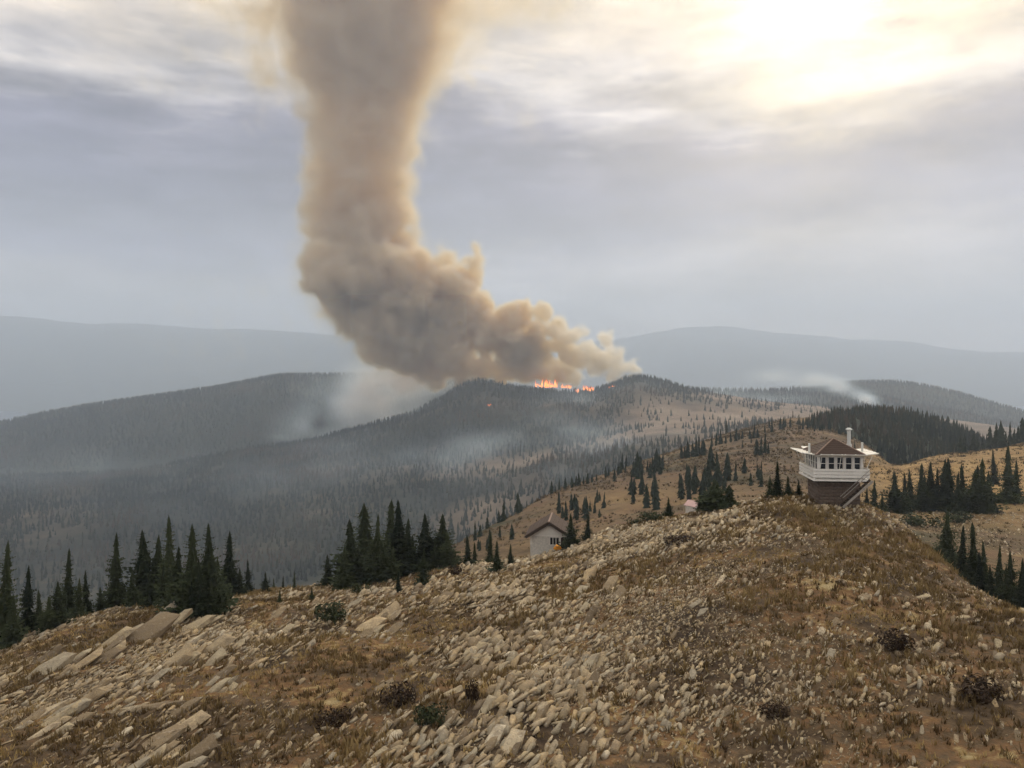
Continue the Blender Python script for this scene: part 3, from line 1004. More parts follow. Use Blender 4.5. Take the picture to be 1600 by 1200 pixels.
place_trees(LB, crest_right, lambda i, n: 'fir on the golden crest at the upper right, %s from the knoll' % ORD[i], 'firs on the golden crest', (150, 480), CROWN_MID, 1.2)

# firs on the meadow ridge
ridge = [(862, 750, 772), (868, 756, 770), (874, 746, 768), (883, 744, 765), (894, 743, 762), (900, 742, 760), (905, 737, 759), (912, 742, 757), (918, 737, 756), (925, 740, 754), (932, 740, 752),
         (947, 727, 746), (951, 730, 745), (960, 730, 752), (966, 722, 742), (969, 720, 740), (977, 725, 738), (1065, 692, 717), (1070, 696, 716), (1075, 687, 716), (1083, 690, 714), (1088, 684, 714),
         (1092, 683, 713), (1096, 688, 712), (1100, 682, 712), (1112, 681, 698), (1119, 675, 696), (1126, 668, 694), (1134, 680, 693), (1142, 676, 691), (1150, 666, 689), (1155, 674, 687), (1160, 672, 686),
         (1172, 670, 686), (1178, 660, 685), (1184, 669, 684), (1195, 662, 676), (1206, 652, 675), (1219, 650, 671), (1224, 649, 671), (1235, 650, 668), (1108, 698, 717), (1160, 687, 700),
         (1183, 684, 711), (1189, 680, 712), (1195, 674, 708), (1200, 690, 710), (1121, 704, 742), (1149, 717, 752), (780, 795, 815), (811, 767, 790), (786, 780, 799), (762, 806, 822), (1035, 707, 730), (1020, 712, 738)]
ridge.sort()
for part_, where in ((ridge[:19], 'on the lower left stretch of the meadow ridge'), (ridge[19:37], 'on the middle stretch of the meadow ridge'), (ridge[37:], 'on the upper stretch of the meadow ridge')):
    place_trees(LB, part_, lambda i, n: 'small dark fir %s, %s from the left' % (where, ORD[i]), 'firs along the meadow ridge', (140, 720), CROWN_MID, 1.15)


def cluster(u0, u1, v0, v1, hpx, n, lab, seed):
    rg = random.Random(seed)
    rows = []
    for _ in range(n):
        f = rg.random()
        u = u0 + (u1 - u0) * f
        vb = v0 + (v1 - v0) * rg.random()
        rows.append((u, vb - hpx * rg.uniform(.6, 1.25), vb))
    place_trees(LB, rows, lambda i, n_: 'fir %s, %s from the left' % (lab, ORD[i]), 'firs ' + lab, (120, 720), CROWN_MID, 1.15)


cluster(988, 1040, 733, 748, 32, 15, 'in the dark clump on the meadow ridge crest', 1)
cluster(1062, 1100, 752, 786, 38, 13, 'in the big dark clump behind the pink roof', 2)
cluster(1098, 1145, 735, 770, 38, 14, 'in the dark clump above the round bushy tree', 3)
cluster(978, 1030, 770, 802, 34, 14, 'in the loose clump below the meadow ridge crest', 4)
cluster(872, 918, 792, 815, 30, 11, 'in the clump above the white cabin roof', 5)
cluster(1150, 1200, 740, 765, 26, 6, 'in the scatter on brown meadow left of the lookout', 6)
cluster(920, 960, 780, 815, 22, 7, 'in the low scatter right of the white cabin', 7)
cluster(735, 800, 838, 862, 26, 8, 'in the hollow left of the white cabin', 8)


# ------------------------------------------------------------------ joined forests on the mountains
def joined(name, variants, x, y, z, s, rz, mat, sx=None, rnd=None, parent=None, tilt=None):
    """many small pieces as one mesh; variants are (verts, faces) arrays of triangles"""
    n = len(x)
    sx = s if sx is None else sx
    rnd = RNG.random(n) if rnd is None else rnd
    pick = RNG.integers(0, len(variants), n)
    Vs, Fs, As, off = [], [], [], 0
    for k, (v, f) in enumerate(variants):
        m = np.where(pick == k)[0]
        if not len(m):
            continue
        c, sn = np.cos(rz[m])[:, None], np.sin(rz[m])[:, None]
        lx, ly, lz = v[None, :, 0] * sx[m][:, None], v[None, :, 1] * sx[m][:, None], v[None, :, 2] * s[m][:, None]
        W = np.stack([lx * c - ly * sn + x[m][:, None], lx * sn + ly * c + y[m][:, None], lz + z[m][:, None]], -1)
        Vs.append(W.reshape(-1, 3))
        Fs.append((f[None] + (np.arange(len(m)) * len(v))[:, None, None] + off).reshape(-1, f.shape[1]))
        As.append(np.repeat(rnd[m], len(v)))
        off += len(m) * len(v)
    me = np_mesh(name, np.concatenate(Vs), np.concatenate(Fs), mat, False, {'rnd': np.concatenate(As)})
    o = link(name, me, parent)
    o['kind'] = 'stuff'
    return o


def arrays(me):
    v = np.empty(len(me.vertices) * 3, np.float32); me.vertices.foreach_get('co', v)
    f = np.empty(len(me.loops), np.int32); me.loops.foreach_get('vertex_index', f)
    k = len(me.loops) // len(me.polygons)
    return v.reshape(-1, 3), f.reshape(-1, k)


FAR_VAR = [arrays(m) for m in CROWN_FAR]
MID_VAR = [arrays(m) for m in CROWN_MID[:3]]


def forest(name, layer, d0, d1, u0, u1, spacing, hmin, hmax, dens_fn, label, variants=FAR_VAR, wide=1.0, cap=20000):
    area_x = max(abs(u0 - 800), abs(u1 - 800)) / F * d1
    x0, x1 = (u0 - 800) / F * d1, (u1 - 800) / F * d1
    x0 = min(x0, (u0 - 800) / F * d0); x1 = max(x1, (u1 - 800) / F * d0)
    nx, ny = int((x1 - x0) / spacing), int((d1 - d0) / spacing)
    gx, gy = np.meshgrid(np.arange(nx), np.arange(ny))
    x = x0 + (gx.ravel() + RNG.random(nx * ny)) * spacing
    y = d0 + (gy.ravel() + RNG.random(nx * ny)) * spacing
    u = 800 + F * x / y
    ok = (u > u0) & (u < u1)
    x, y, u = x[ok], y[ok], u[ok]
    ok = RNG.random(len(x)) < dens_fn(u, y, x)
    x, y, u = x[ok], y[ok], u[ok]
    z = layer.z_ud(u, y)
    v = VH - (z - CZ) / y * F
    # leave out what lies hidden behind the near hill
    hid = np.interp(u, A_ridge[0], VH - (A_ridge[2] - CZ) / A_ridge[1] * F) + 12
    ok = v < hid
    x, y, z = x[ok], y[ok], z[ok]
    if len(x) > cap:
        k = RNG.permutation(len(x))[:cap]
        x, y, z = x[k], y[k], z[k]
    h = hmin + (hmax - hmin) * RNG.random(len(x)) ** 1.3
    tone = np.clip(.42 + 1.1 * fbm2(x / 140, y / 140, 3, 201) + .35 * (RNG.random(len(x)) - .5), 0, .99)
    o = joined(name, variants, x, y, z - .04 * h, h, RNG.random(len(x)) * 6.28, M_STAND, h * wide, tone)
    tag(o, label)
    print(name, len(x), len(o.data.polygons))
    return o


def dens_mountain(u, d, x):
    n2 = fbm2(x / 40, d / 40, 3, 17)
    k = 1.0 - 1.05 * dry_side(u, d) + 1.3 * n2 - .12
    return np.clip(k, np.interp(u, [900, 1050], [.12, .015]), 1)


forest('forest', LC, 900, 2140, -150, 1320, 9.5, 6.5, 14.5, dens_mountain, 'dark conifer forest with tan clearings covering the burning mountain', wide=1.2, cap=24000)
forest('forest', LD, 2150, 2960, -150, 860, 12.5, 9, 16, lambda u, d, x: np.full(len(u), .92), 'hazy conifer forest on the long ridge left of the smoke', wide=1.25, cap=12500)
forest('forest', LE, 2200, 2760, 960, 1700, 15, 10, 18, lambda u, d, x: np.full(len(u), .8), 'hazy conifer forest on the low ridge right of the fire', wide=1.2, cap=5000)
forest('forest', LG, 2700, 3360, 1180, 1750, 15, 9, 16, lambda u, d, x: np.full(len(u), .9), 'blue hazy forest on the far hill behind the wooded knoll', wide=1.3, cap=3500)
forest('forest', LB, 330, 760, 880, 1340, 20, 4, 11, lambda u, d, x: np.clip((fbm2(x / 40, d / 40, 2, 77)) * 2.2, 0, .55), 'scattered small firs on the far side of the tan meadow ridge', MID_VAR, 1.1, 400)


def dens_knoll(u, d, x):
    return np.clip(1.15 - np.clip(fbm2(x / 40, d / 40, 2, 9) * 1.2, 0, .5), 0, 1)


kn = forest('forest', LK, 425, 700, 1225, 1590, 4.9, 5.5, 11, dens_knoll, 'dense dark conifers packed on the knoll behind the lookout', MID_VAR[:1] + FAR_VAR, 1.15, 3800)
# firs standing clear along the knoll's skyline
rg_k = random.Random(3)
for k in range(46):
    u = 1242 + k * 6.4 + rg_k.uniform(-2, 2)
    d = float(np.interp(u, K_crest[0], K_crest[1])) + rg_k.uniform(-10, 6)
    z = float(LK.z_ud([u], [d])[0])
    tree_at((u - 800) / F * d, d, z, rg_k.uniform(6, 10.5), CROWN_MID, 'fir spire on the %s of the wooded knoll skyline, %s from the left' % (('left flank', 'crown', 'right flank')[k // 16], ORD[k % 16]), 'firs on the knoll skyline', 1.1)
print('single trees', N_TREES[0])

# ------------------------------------------------------------------ stones and grass on the hillside
def stone_mesh(seed, sx, sy, sz, n=16):
    rg = random.Random(seed)
    bm = bmesh.new()
    for _ in range(n):
        p = Vector((rg.uniform(-1, 1), rg.uniform(-1, 1), rg.uniform(-1, 1)))
        m = max(abs(p.x), abs(p.y), abs(p.z))
        p = p / m * rg.uniform(.82, 1.0)
        k = p.length
        if k > 1.35:
            p *= 1.35 / k
        bm.verts.new((p.x * sx, p.y * sy, p.z * sz))
    if n < 0:
        bmesh.ops.create_cube(bm, size=2.0)
        bmesh.ops.subdivide_edges(bm, edges=bm.edges, cuts=5, use_grid_fill=True)
        ox, oy = rg.uniform(0, 50), rg.uniform(0, 50)
        for v in bm.verts:
            c = v.co
            m4 = (abs(c.x) ** 4 + abs(c.y) ** 4 + abs(c.z) ** 4) ** .25
            w = 1 + .45 * float(fbm2(np.array([c.x * 1.1 + ox]), np.array([c.y * 1.3 + c.z * .5 + oy]), 3, 3)[0])
            bed = .10 * math.floor(3.0 * float(vnoise2(np.array([c.x * .9 + oy]), np.array([c.y * .9 + ox]))[0]))
            v.co = Vector((c.x / m4 * w * sx, c.y / m4 * w * sy, (c.z / m4 * w + (bed if c.z > 0 else 0) * 2) * sz))
        bmesh.ops.triangulate(bm, faces=bm.faces)
        return bm_mesh('stone', bm, M_ROCK)
    r = bmesh.ops.convex_hull(bm, input=bm.verts)
    bmesh.ops.delete(bm, geom=[g for g in r['geom_interior'] if isinstance(g, bmesh.types.BMVert)], context='VERTS')
    bmesh.ops.triangulate(bm, faces=bm.faces)
    return bm_mesh('stone', bm, M_ROCK)


STONES = [stone_mesh(i, .5, .5 * rr, .5 * hh, 13 + i % 4) for i, (rr, hh) in enumerate(
    [(.36, .18), (.30, .14), (.42, .22), (.27, .16), (.34, .12), (.48, .28), (.25, .13), (.38, .16)])]
ST_ARR = [arrays(m) for m in STONES]
CHIPS = [arrays(stone_mesh(80 + i, .5, .3, .2, 8)) for i in range(4)]
SLABS = [stone_mesh(40 + i, .5, .5 * rr, .5 * hh, 26) for i, (rr, hh) in enumerate([(.42, .16), (.34, .13), (.46, .18), (.38, .20), (.30, .15), (.36, .12)])]


def full_rot(n, strike, spread, dip, dspread):
    """rotation matrices: long axis along the beds' strike, slabs tilted by the dip"""
    a = np.radians(strike + spread * RNG.standard_normal(n))
    b = np.radians(dip + dspread * RNG.standard_normal(n))
    c = np.radians(18 * RNG.standard_normal(n))
    def R(ax, t):
        co, si, o, l = np.cos(t), np.sin(t), np.zeros(n), np.ones(n)
        m = {'z': [co, -si, o, si, co, o, o, o, l], 'y': [co, o, si, o, l, o, -si, o, co], 'x': [l, o, o, o, co, -si, o, si, co]}[ax]
        return np.stack(m, -1).reshape(n, 3, 3)
    return R('z', a) @ R('y', -b) @ R('x', c)


def hill_points(n, d0, d1, dens=None):
    """random points over the hillside, even over its area"""
    y = np.sqrt(RNG.uniform(d0 ** 2, d1 ** 2, n * 5))
    u = RNG.uniform(-330, 1930, n * 5)
    lim = np.interp(u, A_ridge[0], A_ridge[1]) * 1.12
    ok = y < lim
    if dens is not None:
        ok &= RNG.random(n * 5) < dens(u, y)
    u, y = u[ok][:n], y[ok][:n]
    return (u - 800) / F * y, y, LA.z_ud(u, y), u


def stone_density(u, y):
    x = (u - 800) / F * y
    n = fbm2(x / 7, y / 9, 3, 101)
    k = np.clip(.72 + 1.9 * n, .08, 1)
    v = VH - (LA.z_ud(u, y) - CZ) / y * F
    k *= np.where((u > 380) & (u < 740) & (v < 990) & (v > 860), .35, 1)      # golden turf by the middle clump
    dark = np.exp(-((u - 620) / 120) ** 2 - ((v - 1085) / 60) ** 2) + .8 * np.exp(-((u - 430) / 120) ** 2 - ((v - 1100) / 70) ** 2)
    k *= np.interp(y / np.interp(u, A_ridge[0], A_ridge[1]), [.6, .95], [1, .45]) * np.interp(u, [1050, 1400], [1, .75])
    return k * (1 - .75 * np.clip(dark, 0, 1))


def stones_joined(name, x, y, z, size, rot, label, embed=.12, parent=None, arrs=None):
    n = len(x)
    arrs = arrs or ST_ARR
    pick = RNG.integers(0, len(arrs), n)
    rnd = RNG.random(n)
    Vs, Fs, As, off = [], [], [], 0
    for k, (v, f) in enumerate(arrs):
        m = np.where(pick == k)[0]
        W = np.einsum('nij,vj->nvi', rot[m], v) * size[m][:, None, None]
        W += np.stack([x[m], y[m], z[m] + size[m] * embed], -1)[:, None]
        Vs.append(W.reshape(-1, 3))
        Fs.append((f[None] + (np.arange(len(m)) * len(v))[:, None, None] + off).reshape(-1, 3))
        As.append(np.repeat(rnd[m], len(v)))
        off += len(m) * len(v)
    o = link(name, np_mesh(name, np.concatenate(Vs), np.concatenate(Fs), M_ROCK, False, {'rnd': np.concatenate(As)}), parent or hillside)
    o['kind'] = 'stuff'
    o['label'] = label
    return o


NS = 34000
x, y, z, u = hill_points(NS, 26, 108, stone_density)
size = (.22 + .85 * RNG.random(len(x)) ** 2.6) * np.clip(.85 + .9 * fbm2(x / 11, y / 11, 2, 171), .55, 1.5)
size *= np.interp(y, [26, 60, 105], [.85, 1.0, 1.2]) * np.interp(u, [850, 1250], [1.05, .72])
stones_joined('stones', x, y, z, size, full_rot(len(x), 55, 15, 17, 11), 'loose pale tan stones strewn over the brown hillside')
x, y, z, u = hill_points(15000, 26, 62, stone_density)
stones_joined('stone_chips', x, y, z, .09 + .13 * RNG.random(len(x)), full_rot(len(x), 58, 40, 12, 20), 'small stone chips between the larger stones', .12, None, CHIPS)

# the larger stones and slabs, each one a piece of its own
big = [  # pixel column, row, length in pixels, tilt in degrees, strike in degrees
    (225, 1000, 120, 30, 62), (170, 1010, 90, 34, 60), (300, 985, 80, 28, 55), (265, 1045, 110, 30, 62), (120, 1045, 105, 36, 60), (75, 1050, 90, 34, 66), (330, 1020, 90, 24, 60),
    (290, 1110, 60, 20, 60), (130, 1100, 110, 22, 55), (90, 1125, 90, 24, 58), (60, 1150, 70, 18, 60), (290, 1140, 80, 22, 52), (250, 1160, 85, 20, 58), (300, 1185, 95, 18, 60), (230, 1190, 80, 22, 60),
    (340, 1060, 70, 24, 55), (335, 1080, 60, 26, 60), (205, 1110, 55, 8, 15), (240, 1106, 50, 6, 15), (275, 1100, 45, 6, 15), (190, 1113, 50, 6, 12),
    (920, 905, 60, 40, 80), (905, 930, 50, 38, 78), (952, 920, 60, 42, 82), (965, 935, 55, 40, 80), (925, 965, 55, 34, 84), (918, 1045, 70, 42, 86), (925, 1070, 50, 36, 86), (1073, 1098, 44, 70, 90),
    (600, 965, 70, 28, 55), (575, 985, 70, 26, 55), (610, 990, 60, 26, 55), (745, 1020, 50, 30, 70), (640, 1040, 40, 40, 80), (738, 1060, 55, 44, 84), (705, 1085, 45, 14, 40), (760, 1110, 60, 46, 80),
    (790, 1100, 60, 30, 70), (840, 1125, 65, 28, 66), (770, 1160, 75, 40, 70), (800, 1170, 70, 36, 68), (860, 1175, 55, 20, 60), (600, 1075, 40, 20, 50), (870, 1080, 45, 20, 50), (920, 1130, 40, 30, 50),
    (690, 940, 50, 26, 56), (800, 920, 55, 26, 58), (820, 945, 45, 24, 55), (760, 945, 40, 20, 50), (1350, 935, 30, 14, 40), (1330, 950, 30, 10, 30), (1460, 990, 30, 12, 40), (1440, 935, 34, 8, 20),
    (1490, 1095, 22, 20, 60), (1410, 985, 22, 10, 30), (1415, 1130, 20, 20, 60), (1590, 1155, 34, 40, 100), (430, 965, 50, 40, 75), (445, 990, 40, 30, 70), (400, 1040, 45, 20, 50), (480, 1010, 40, 22, 54)]
rg = random.Random(11)
n_one = 0


def stone_object(u, v, Lpx, tilt, strike, thick=1.0):
    global n_one
    d = LA.hit(u, v, 20, 115)
    if d is None:
        return
    s = Lpx * d / F
    o = link('stone', rg.choice(SLABS if Lpx > 38 else STONES), hillside)
    tilt = min(tilt, 30) * .8
    strike = min(strike, 64 + rg.uniform(-6, 6))
    o.location = ((u - 800) / F * d, d, float(LA.z_ud([u], [d])[0]) + .02 * s)
    o.rotation_euler = (Matrix.Rotation(math.radians(strike), 3, 'Z') @ Matrix.Rotation(-math.radians(tilt), 3, 'Y') @ Matrix.Rotation(math.radians(rg.uniform(-22, 22)), 3, 'X')).to_euler()
    o.scale = (s, s * rg.uniform(.75, 1.15) * thick, s * rg.uniform(.7, 1.2) * thick)
    n_one += 1


for b in big:
    stone_object(*b, thick=.9)
    if b[2] > 65:                                         # beds split into parallel slabs
        for k in range(3):
            stone_object(b[0] + rg.uniform(-.5, .5) * b[2], b[1] + rg.uniform(-.28, .28) * b[2], b[2] * rg.uniform(.4, .75), b[3] + rg.uniform(-6, 6), b[4] + rg.uniform(-8, 8), .9)
while n_one < 300:
    uu, vv = rg.uniform(-40, 1640), rg.uniform(900, 1215)
    vr = float(np.interp(uu, A_ridge[0], VH - (A_ridge[2] - CZ) / A_ridge[1] * F))
    if vv < vr + 25:
        continue
    stone_object(uu, vv, rg.uniform(18, 36), abs(rg.gauss(20, 12)), rg.gauss(60, 22))


def tuft_arrays(seed, blades=9, spread=.5, hgt=1.0):
    rg_ = random.Random(seed)
    V, Fc = [], []
    for _ in range(blades):
        a, q = rg_.uniform(0, 6.28), rg_.uniform(0, spread)
        bx, by = q * math.cos(a), q * math.sin(a)
        h = hgt * rg_.uniform(.5, 1.0)
        lx, ly = bx * 1.5 + rg_.uniform(-.3, .3), by * 1.5 + rg_.uniform(-.3, .3)
        w = rg_.uniform(.06, .14)
        px, py = -math.sin(a) * w, math.cos(a) * w
        i = len(V)
        V += [(bx - px, by - py, -.1), (bx + px, by + py, -.1), (lx, ly, h)]
        Fc.append((i, i + 1, i + 2))
    return np.array(V, np.float32), np.array(Fc, np.int32)


TUFTS = [tuft_arrays(i) for i in range(6)]


def grass_density(u, y):
    x = (u - 800) / F * y
    return np.clip(.55 - 1.2 * fbm2(x / 7, y / 9, 3, 101), .15, 1)


x, y, z, u = hill_points(24000, 26, 110, grass_density)
hn = np.clip(fbm2(x / 5, y / 5, 3, 55) + .5, 0, 1)
s = (.16 + .26 * RNG.random(len(x))) * (.6 + .8 * hn)
g = joined('grass', TUFTS, x, y, z, s, RNG.random(len(x)) * 6.28, M_GRASS, s * 1.3, np.clip(hn * .75 + .25 * RNG.random(len(x)), 0, 1))
tag(g, 'dry brown and golden grass tufts between the stones of the hillside')


# ground cover on the meadow: low clumps, and pale stones on the slope by the gully
yb = np.sqrt(RNG.uniform(85 ** 2, 640 ** 2, 60000)); ub = RNG.uniform(640, 1760, 60000)
xb = (ub - 800) / F * yb
okb = (RNG.random(60000) < np.clip(.35 + 1.3 * fbm2(xb / 22, yb / 22, 3, 131), .05, 1)) & (yb < np.interp(ub, B_crest[0], B_crest[1]) * 1.05)
xb, yb, ub = xb[okb], yb[okb], ub[okb]
hb = (.35 + .9 * RNG.random(len(xb)) ** 2) * np.interp(yb, [85, 300, 640], [.5, 1.0, 1.5])
gb = joined('grass', TUFTS, xb, yb, LB.z_ud(ub, yb), hb, RNG.random(len(xb)) * 6.28, M_MEADOW_TUFT, hb * 1.5)
tag(gb, 'brown low heath clumps covering the dry meadow')
yb = np.sqrt(RNG.uniform(85 ** 2, 190 ** 2, 9000)); ub = RNG.uniform(1330, 1800, 9000)
xb = (ub - 800) / F * yb
okb = RNG.random(9000) < np.clip(.4 + 1.4 * fbm2(xb / 14, yb / 14, 3, 141), .03, 1)
xb, yb, ub = xb[okb], yb[okb], ub[okb]
stones_joined('stones', xb, yb, LB.z_ud(ub, yb), .35 + .7 * RNG.random(len(xb)) ** 2, full_rot(len(xb), 60, 30, 12, 12), 'pale stones on the slope beside the gully', .1, meadow)


# ------------------------------------------------------------------ shrubs on the hillside
def shrub_mesh(seed, mat, n=420):
    rg_ = random.Random(seed)
    V, Fc, A = [], [], []
    lobes = [(rg_.uniform(-.55, .55), rg_.uniform(-.5, .5), rg_.uniform(.15, .45), rg_.uniform(.28, .5)) for _ in range(9)]
    for _ in range(n):
        lx, ly, lz, lr = rg_.choice(lobes)
        d = Vector((rg_.gauss(0, 1), rg_.gauss(0, 1), rg_.gauss(0, 1))).normalized()
        c = Vector((lx, ly, lz)) + d * lr * rg_.uniform(.6, 1.05)
        if c.z < 0:
            c.z = rg_.uniform(0, .1)
        t1 = d.orthogonal().normalized(); t2 = d.cross(t1)
        a = rg_.uniform(0, 6.28)
        e1 = (t1 * math.cos(a) + t2 * math.sin(a)) * rg_.uniform(.07, .15)
        e2 = (t2 * math.cos(a) - t1 * math.sin(a) + d * .6) * rg_.uniform(.04, .10)
        i = len(V)
        V += [tuple(c - e1), tuple(c + e2), tuple(c + e1)]
        Fc.append((i, i + 1, i + 2))
        r = rg_.random()
        A += [r, r, r]
    return np_mesh('foliage', V, Fc, mat, False, {'rnd': A})


SHRUB_G = [shrub_mesh(i, M_SHRUB) for i in (1, 2)]
SHRUB_B = [shrub_mesh(i, M_SHRUB_BROWN) for i in (3, 4)]
for (u, v, wpx, hpx, ms, lb) in [
    (520, 972, 66, 36, SHRUB_G, 'wide dark green shrub on the turf below the middle fir clump'),
    (565, 925, 36, 16, SHRUB_G, 'low dark shrub at the foot of the middle fir clump'),
    (715, 897, 30, 14, SHRUB_B, 'low brown shrub on golden turf left of the bushy fir'),
    (622, 1100, 64, 36, SHRUB_B, 'dark brown shrub among the stones, lower centre left'),
    (672, 1130, 58, 40, SHRUB_G, 'dark green shrub touching the brown shrub in the lower centre'),
    (738, 1096, 24, 36, SHRUB_B, 'narrow dark shrub beside a standing slab in the lower centre'),
    (520, 1130, 60, 26, SHRUB_B, 'low dark brown shrub among stones at the lower left'),
    (1060, 850, 50, 14, SHRUB_B, 'rust brown shrub patch on the slope below the crest'),
    (1395, 1010, 60, 30, SHRUB_B, 'dark purplish shrub patch on the right of the hillside'),
    (1535, 1090, 80, 30, SHRUB_B, 'dark brown shrub mat near the right edge'),
    (1210, 1120, 50, 20, SHRUB_B, 'dark shrub among stones below the lookout slope'),
    (1020, 812, 46, 16, SHRUB_G, 'low green shrub along the crest right of the white cabin'),
    (990, 820, 34, 12, SHRUB_G, 'small low shrub on the crest next to the white cabin'),
    (1440, 822, 60, 22, SHRUB_G, 'low olive shrub at the foot of the dense fir row'),
    (1500, 818, 50, 20, SHRUB_G, 'olive shrub in front of the right half of the fir row'),
    (1485, 885, 40, 26, SHRUB_G, 'green shrub beside the single fir in the right gully')]:
    lay = LB if (u > 1400 and v < 900) else LA
    d = lay.hit(u, v, 25, 260) or 100.0
    root = link('shrub', None)
    root.location = ((u - 800) / F * d, d, float(lay.z_ud([u], [d])[0]) - .05)
    w = wpx * d / F / 1.7
    root.scale = (w, w, hpx * d / F / .85)
    root.rotation_euler = (0, 0, rg.uniform(0, 6.28))
    tag(root, lb, 'shrub', 'shrubs on the hillside')
    link('foliage', rg.choice(ms), root)


# ------------------------------------------------------------------ building helpers
class MB:
    """collects solid pieces into one mesh"""
    def __init__(s):
        s.bm = bmesh.new()
    def box(s, c, size, rot=None, bev=0.0):
        r = bmesh.ops.create_cube(s.bm, size=1.0)
        m = Matrix.Translation(c) @ (rot.to_4x4() if rot else Matrix.Identity(4)) @ Matrix.Diagonal((*size, 1))
        bmesh.ops.transform(s.bm, matrix=m, verts=r['verts'])
        if bev:
            es = list({e for v in r['verts'] for e in v.link_edges})
            bmesh.ops.bevel(s.bm, geom=es, offset=bev, segments=1, affect='EDGES')
        return s
    def bar(s, a, b, w, h=None, up=(0, 0, 1)):
        a, b = Vector(a), Vector(b)
        d = (b - a)
        q = d.to_track_quat('X', 'Z').to_matrix()
        return s.box((a + b) / 2, (d.length, w, h or w), q)
    def prism(s, pts, y0, y1):
        """outline in x-z pushed from y0 to y1"""
        f = [s.bm.verts.new((p[0], y0, p[1])) for p in pts]
        b = [s.bm.verts.new((p[0], y1, p[1])) for p in pts]
        s.bm.faces.new(f); s.bm.faces.new(list(reversed(b)))
        n = len(pts)
        for i in range(n):
            s.bm.faces.new((f[i], b[i], b[(i + 1) % n], f[(i + 1) % n]))
        return s
    def cyl(s, c, r, h, n=12, r2=None):
        r_ = bmesh.ops.create_cone(s.bm, cap_ends=True, segments=n, radius1=r, radius2=r if r2 is None else r2, depth=h)
        bmesh.ops.translate(s.bm, verts=r_['verts'], vec=c)
        return s
    def build(s, name, mat, parent=None, smooth=False):
        bmesh.ops.recalc_face_normals(s.bm, faces=s.bm.faces)
        return link(name, bm_mesh(name, s.bm, mat, smooth), parent)


M_WHITE = mat_plain('weathered_white_paint', (.84, .79, .70), 0.75, 0.09, 5.0, 0, .2)
M_SHINGLE = mat_plain('brown_shingle', (.068, .043, .031), 0.9, 0.22, 7.0, 0, .5)
M_SHINGLE_EDGE = mat_plain('ridge_cap', (.24, .165, .125), 0.9, 0.15, 7.0)
M_DARKWOOD = mat_plain('dark_timber', (.055, .040, .030), 0.9, 0.2, 6.0)
M_MASON = mat_plain('reddish_masonry', (.145, .105, .078), 0.95, 0.42, 3.0, 0, .6)
M_GREYWOOD = mat_plain('weathered_grey_timber', (.34, .30, .25), 0.9, 0.15, 6.0)
M_MORTAR = mat_plain('mortar', (.10, .08, .065), 0.95, 0.2, 6.0, 0, .4)
M_STONEWALL = mat_plain('grey_stone_wall', (.64, .59, .51), 0.95, 0.24, 4.0, 0, .7)
M_METAL = mat_plain('pale_galvanised', (.60, .59, .55), 0.55, 0.10, 6.0, 0.0)
M_ORANGE = mat_plain('orange_fabric', (.85, .34, .03), 0.7, 0.10, 6.0)
M_PINK = mat_plain('faded_pink_roof', (.60, .40, .35), 0.8, 0.12, 5.0)
mg, tg, bg_ = mat_new('window_glass')
bg_.inputs['Base Color'].default_value = (.012, .014, .016, 1)
bg_.inputs['Roughness'].default_value = 0.15
bg_.inputs['Specular IOR Level'].default_value = 0.3
M_GLASS = mg


def hill_z(x, y):
    return float(LA.z_xy(np.array([x]), np.array([y]))[0])


# ------------------------------------------------------------------ fire lookout on the summit
LX, LY = P(1302, 790, 80.0).x, 80.0
lz = min(hill_z(LX + a, LY + b) for a in (-2.2, 2.2) for b in (-2.2, 0))
floor_z = CZ + (VH - 752) / F * (LY - 2.5) - lz          # underside of the catwalk above the foot
look = link('fire_lookout', None)
look.location = (LX, LY, lz)
look.rotation_euler = (0, 0, math.radians(-5))
tag(look, 'white fire lookout cabin with brown pyramid roof on a stone base at the summit', 'lookout')
H = 2.15                                                  # half side of the cab
fz = floor_z
base = MB().box((0, 0, fz / 2 - .35), (3.7, 3.7, fz + .6)).build('base', M_MORTAR, look)
rs = random.Random(4)
blocks = [MB() for _ in range(4)]
block_me = []
for k in range(4):
    bm = bmesh.new()
    bmesh.ops.create_cube(bm, size=1.0)
    for v in bm.verts:
        v.co += Vector((rs.uniform(-.05, .05), rs.uniform(-.02, .10), rs.uniform(-.06, .06)))
    bmesh.ops.bevel(bm, geom=list(bm.edges), offset=.09, segments=1, affect='EDGES')
    block_me.append(bm_mesh('stone', bm, M_MASON))
for face in range(4):
    zc = -.30
    while zc < fz - .25:
        hh = rs.uniform(.30, .42)
        xc = -1.88
        while xc < 1.8:
            ww = rs.uniform(.42, .85)
            if xc + ww > 1.85:
                ww = 1.92 - xc
            if zc + hh < fz - .03:
                st = link('stone', rs.choice(block_me), base)
                q = Matrix.Rotation(math.radians(90 * face), 4, 'Z')
                st.matrix_local = q @ Matrix.Translation((xc + ww / 2, -1.85 - rs.uniform(.0, .09), zc + hh / 2)) @ Matrix.Diagonal((ww * .95, .22, hh * .93, 1))
            xc += ww
        zc += hh
MB().box((0, 0, fz + .09), (5.3, 5.3, .16)).build('catwalk', M_WHITE, look)
for x_ in (-2.2, -1.1, 0, 1.1, 2.2):
    MB().box((x_, 0, fz - .08), (.14, 5.2, .17)).build('joist', M_DARKWOOD, look)
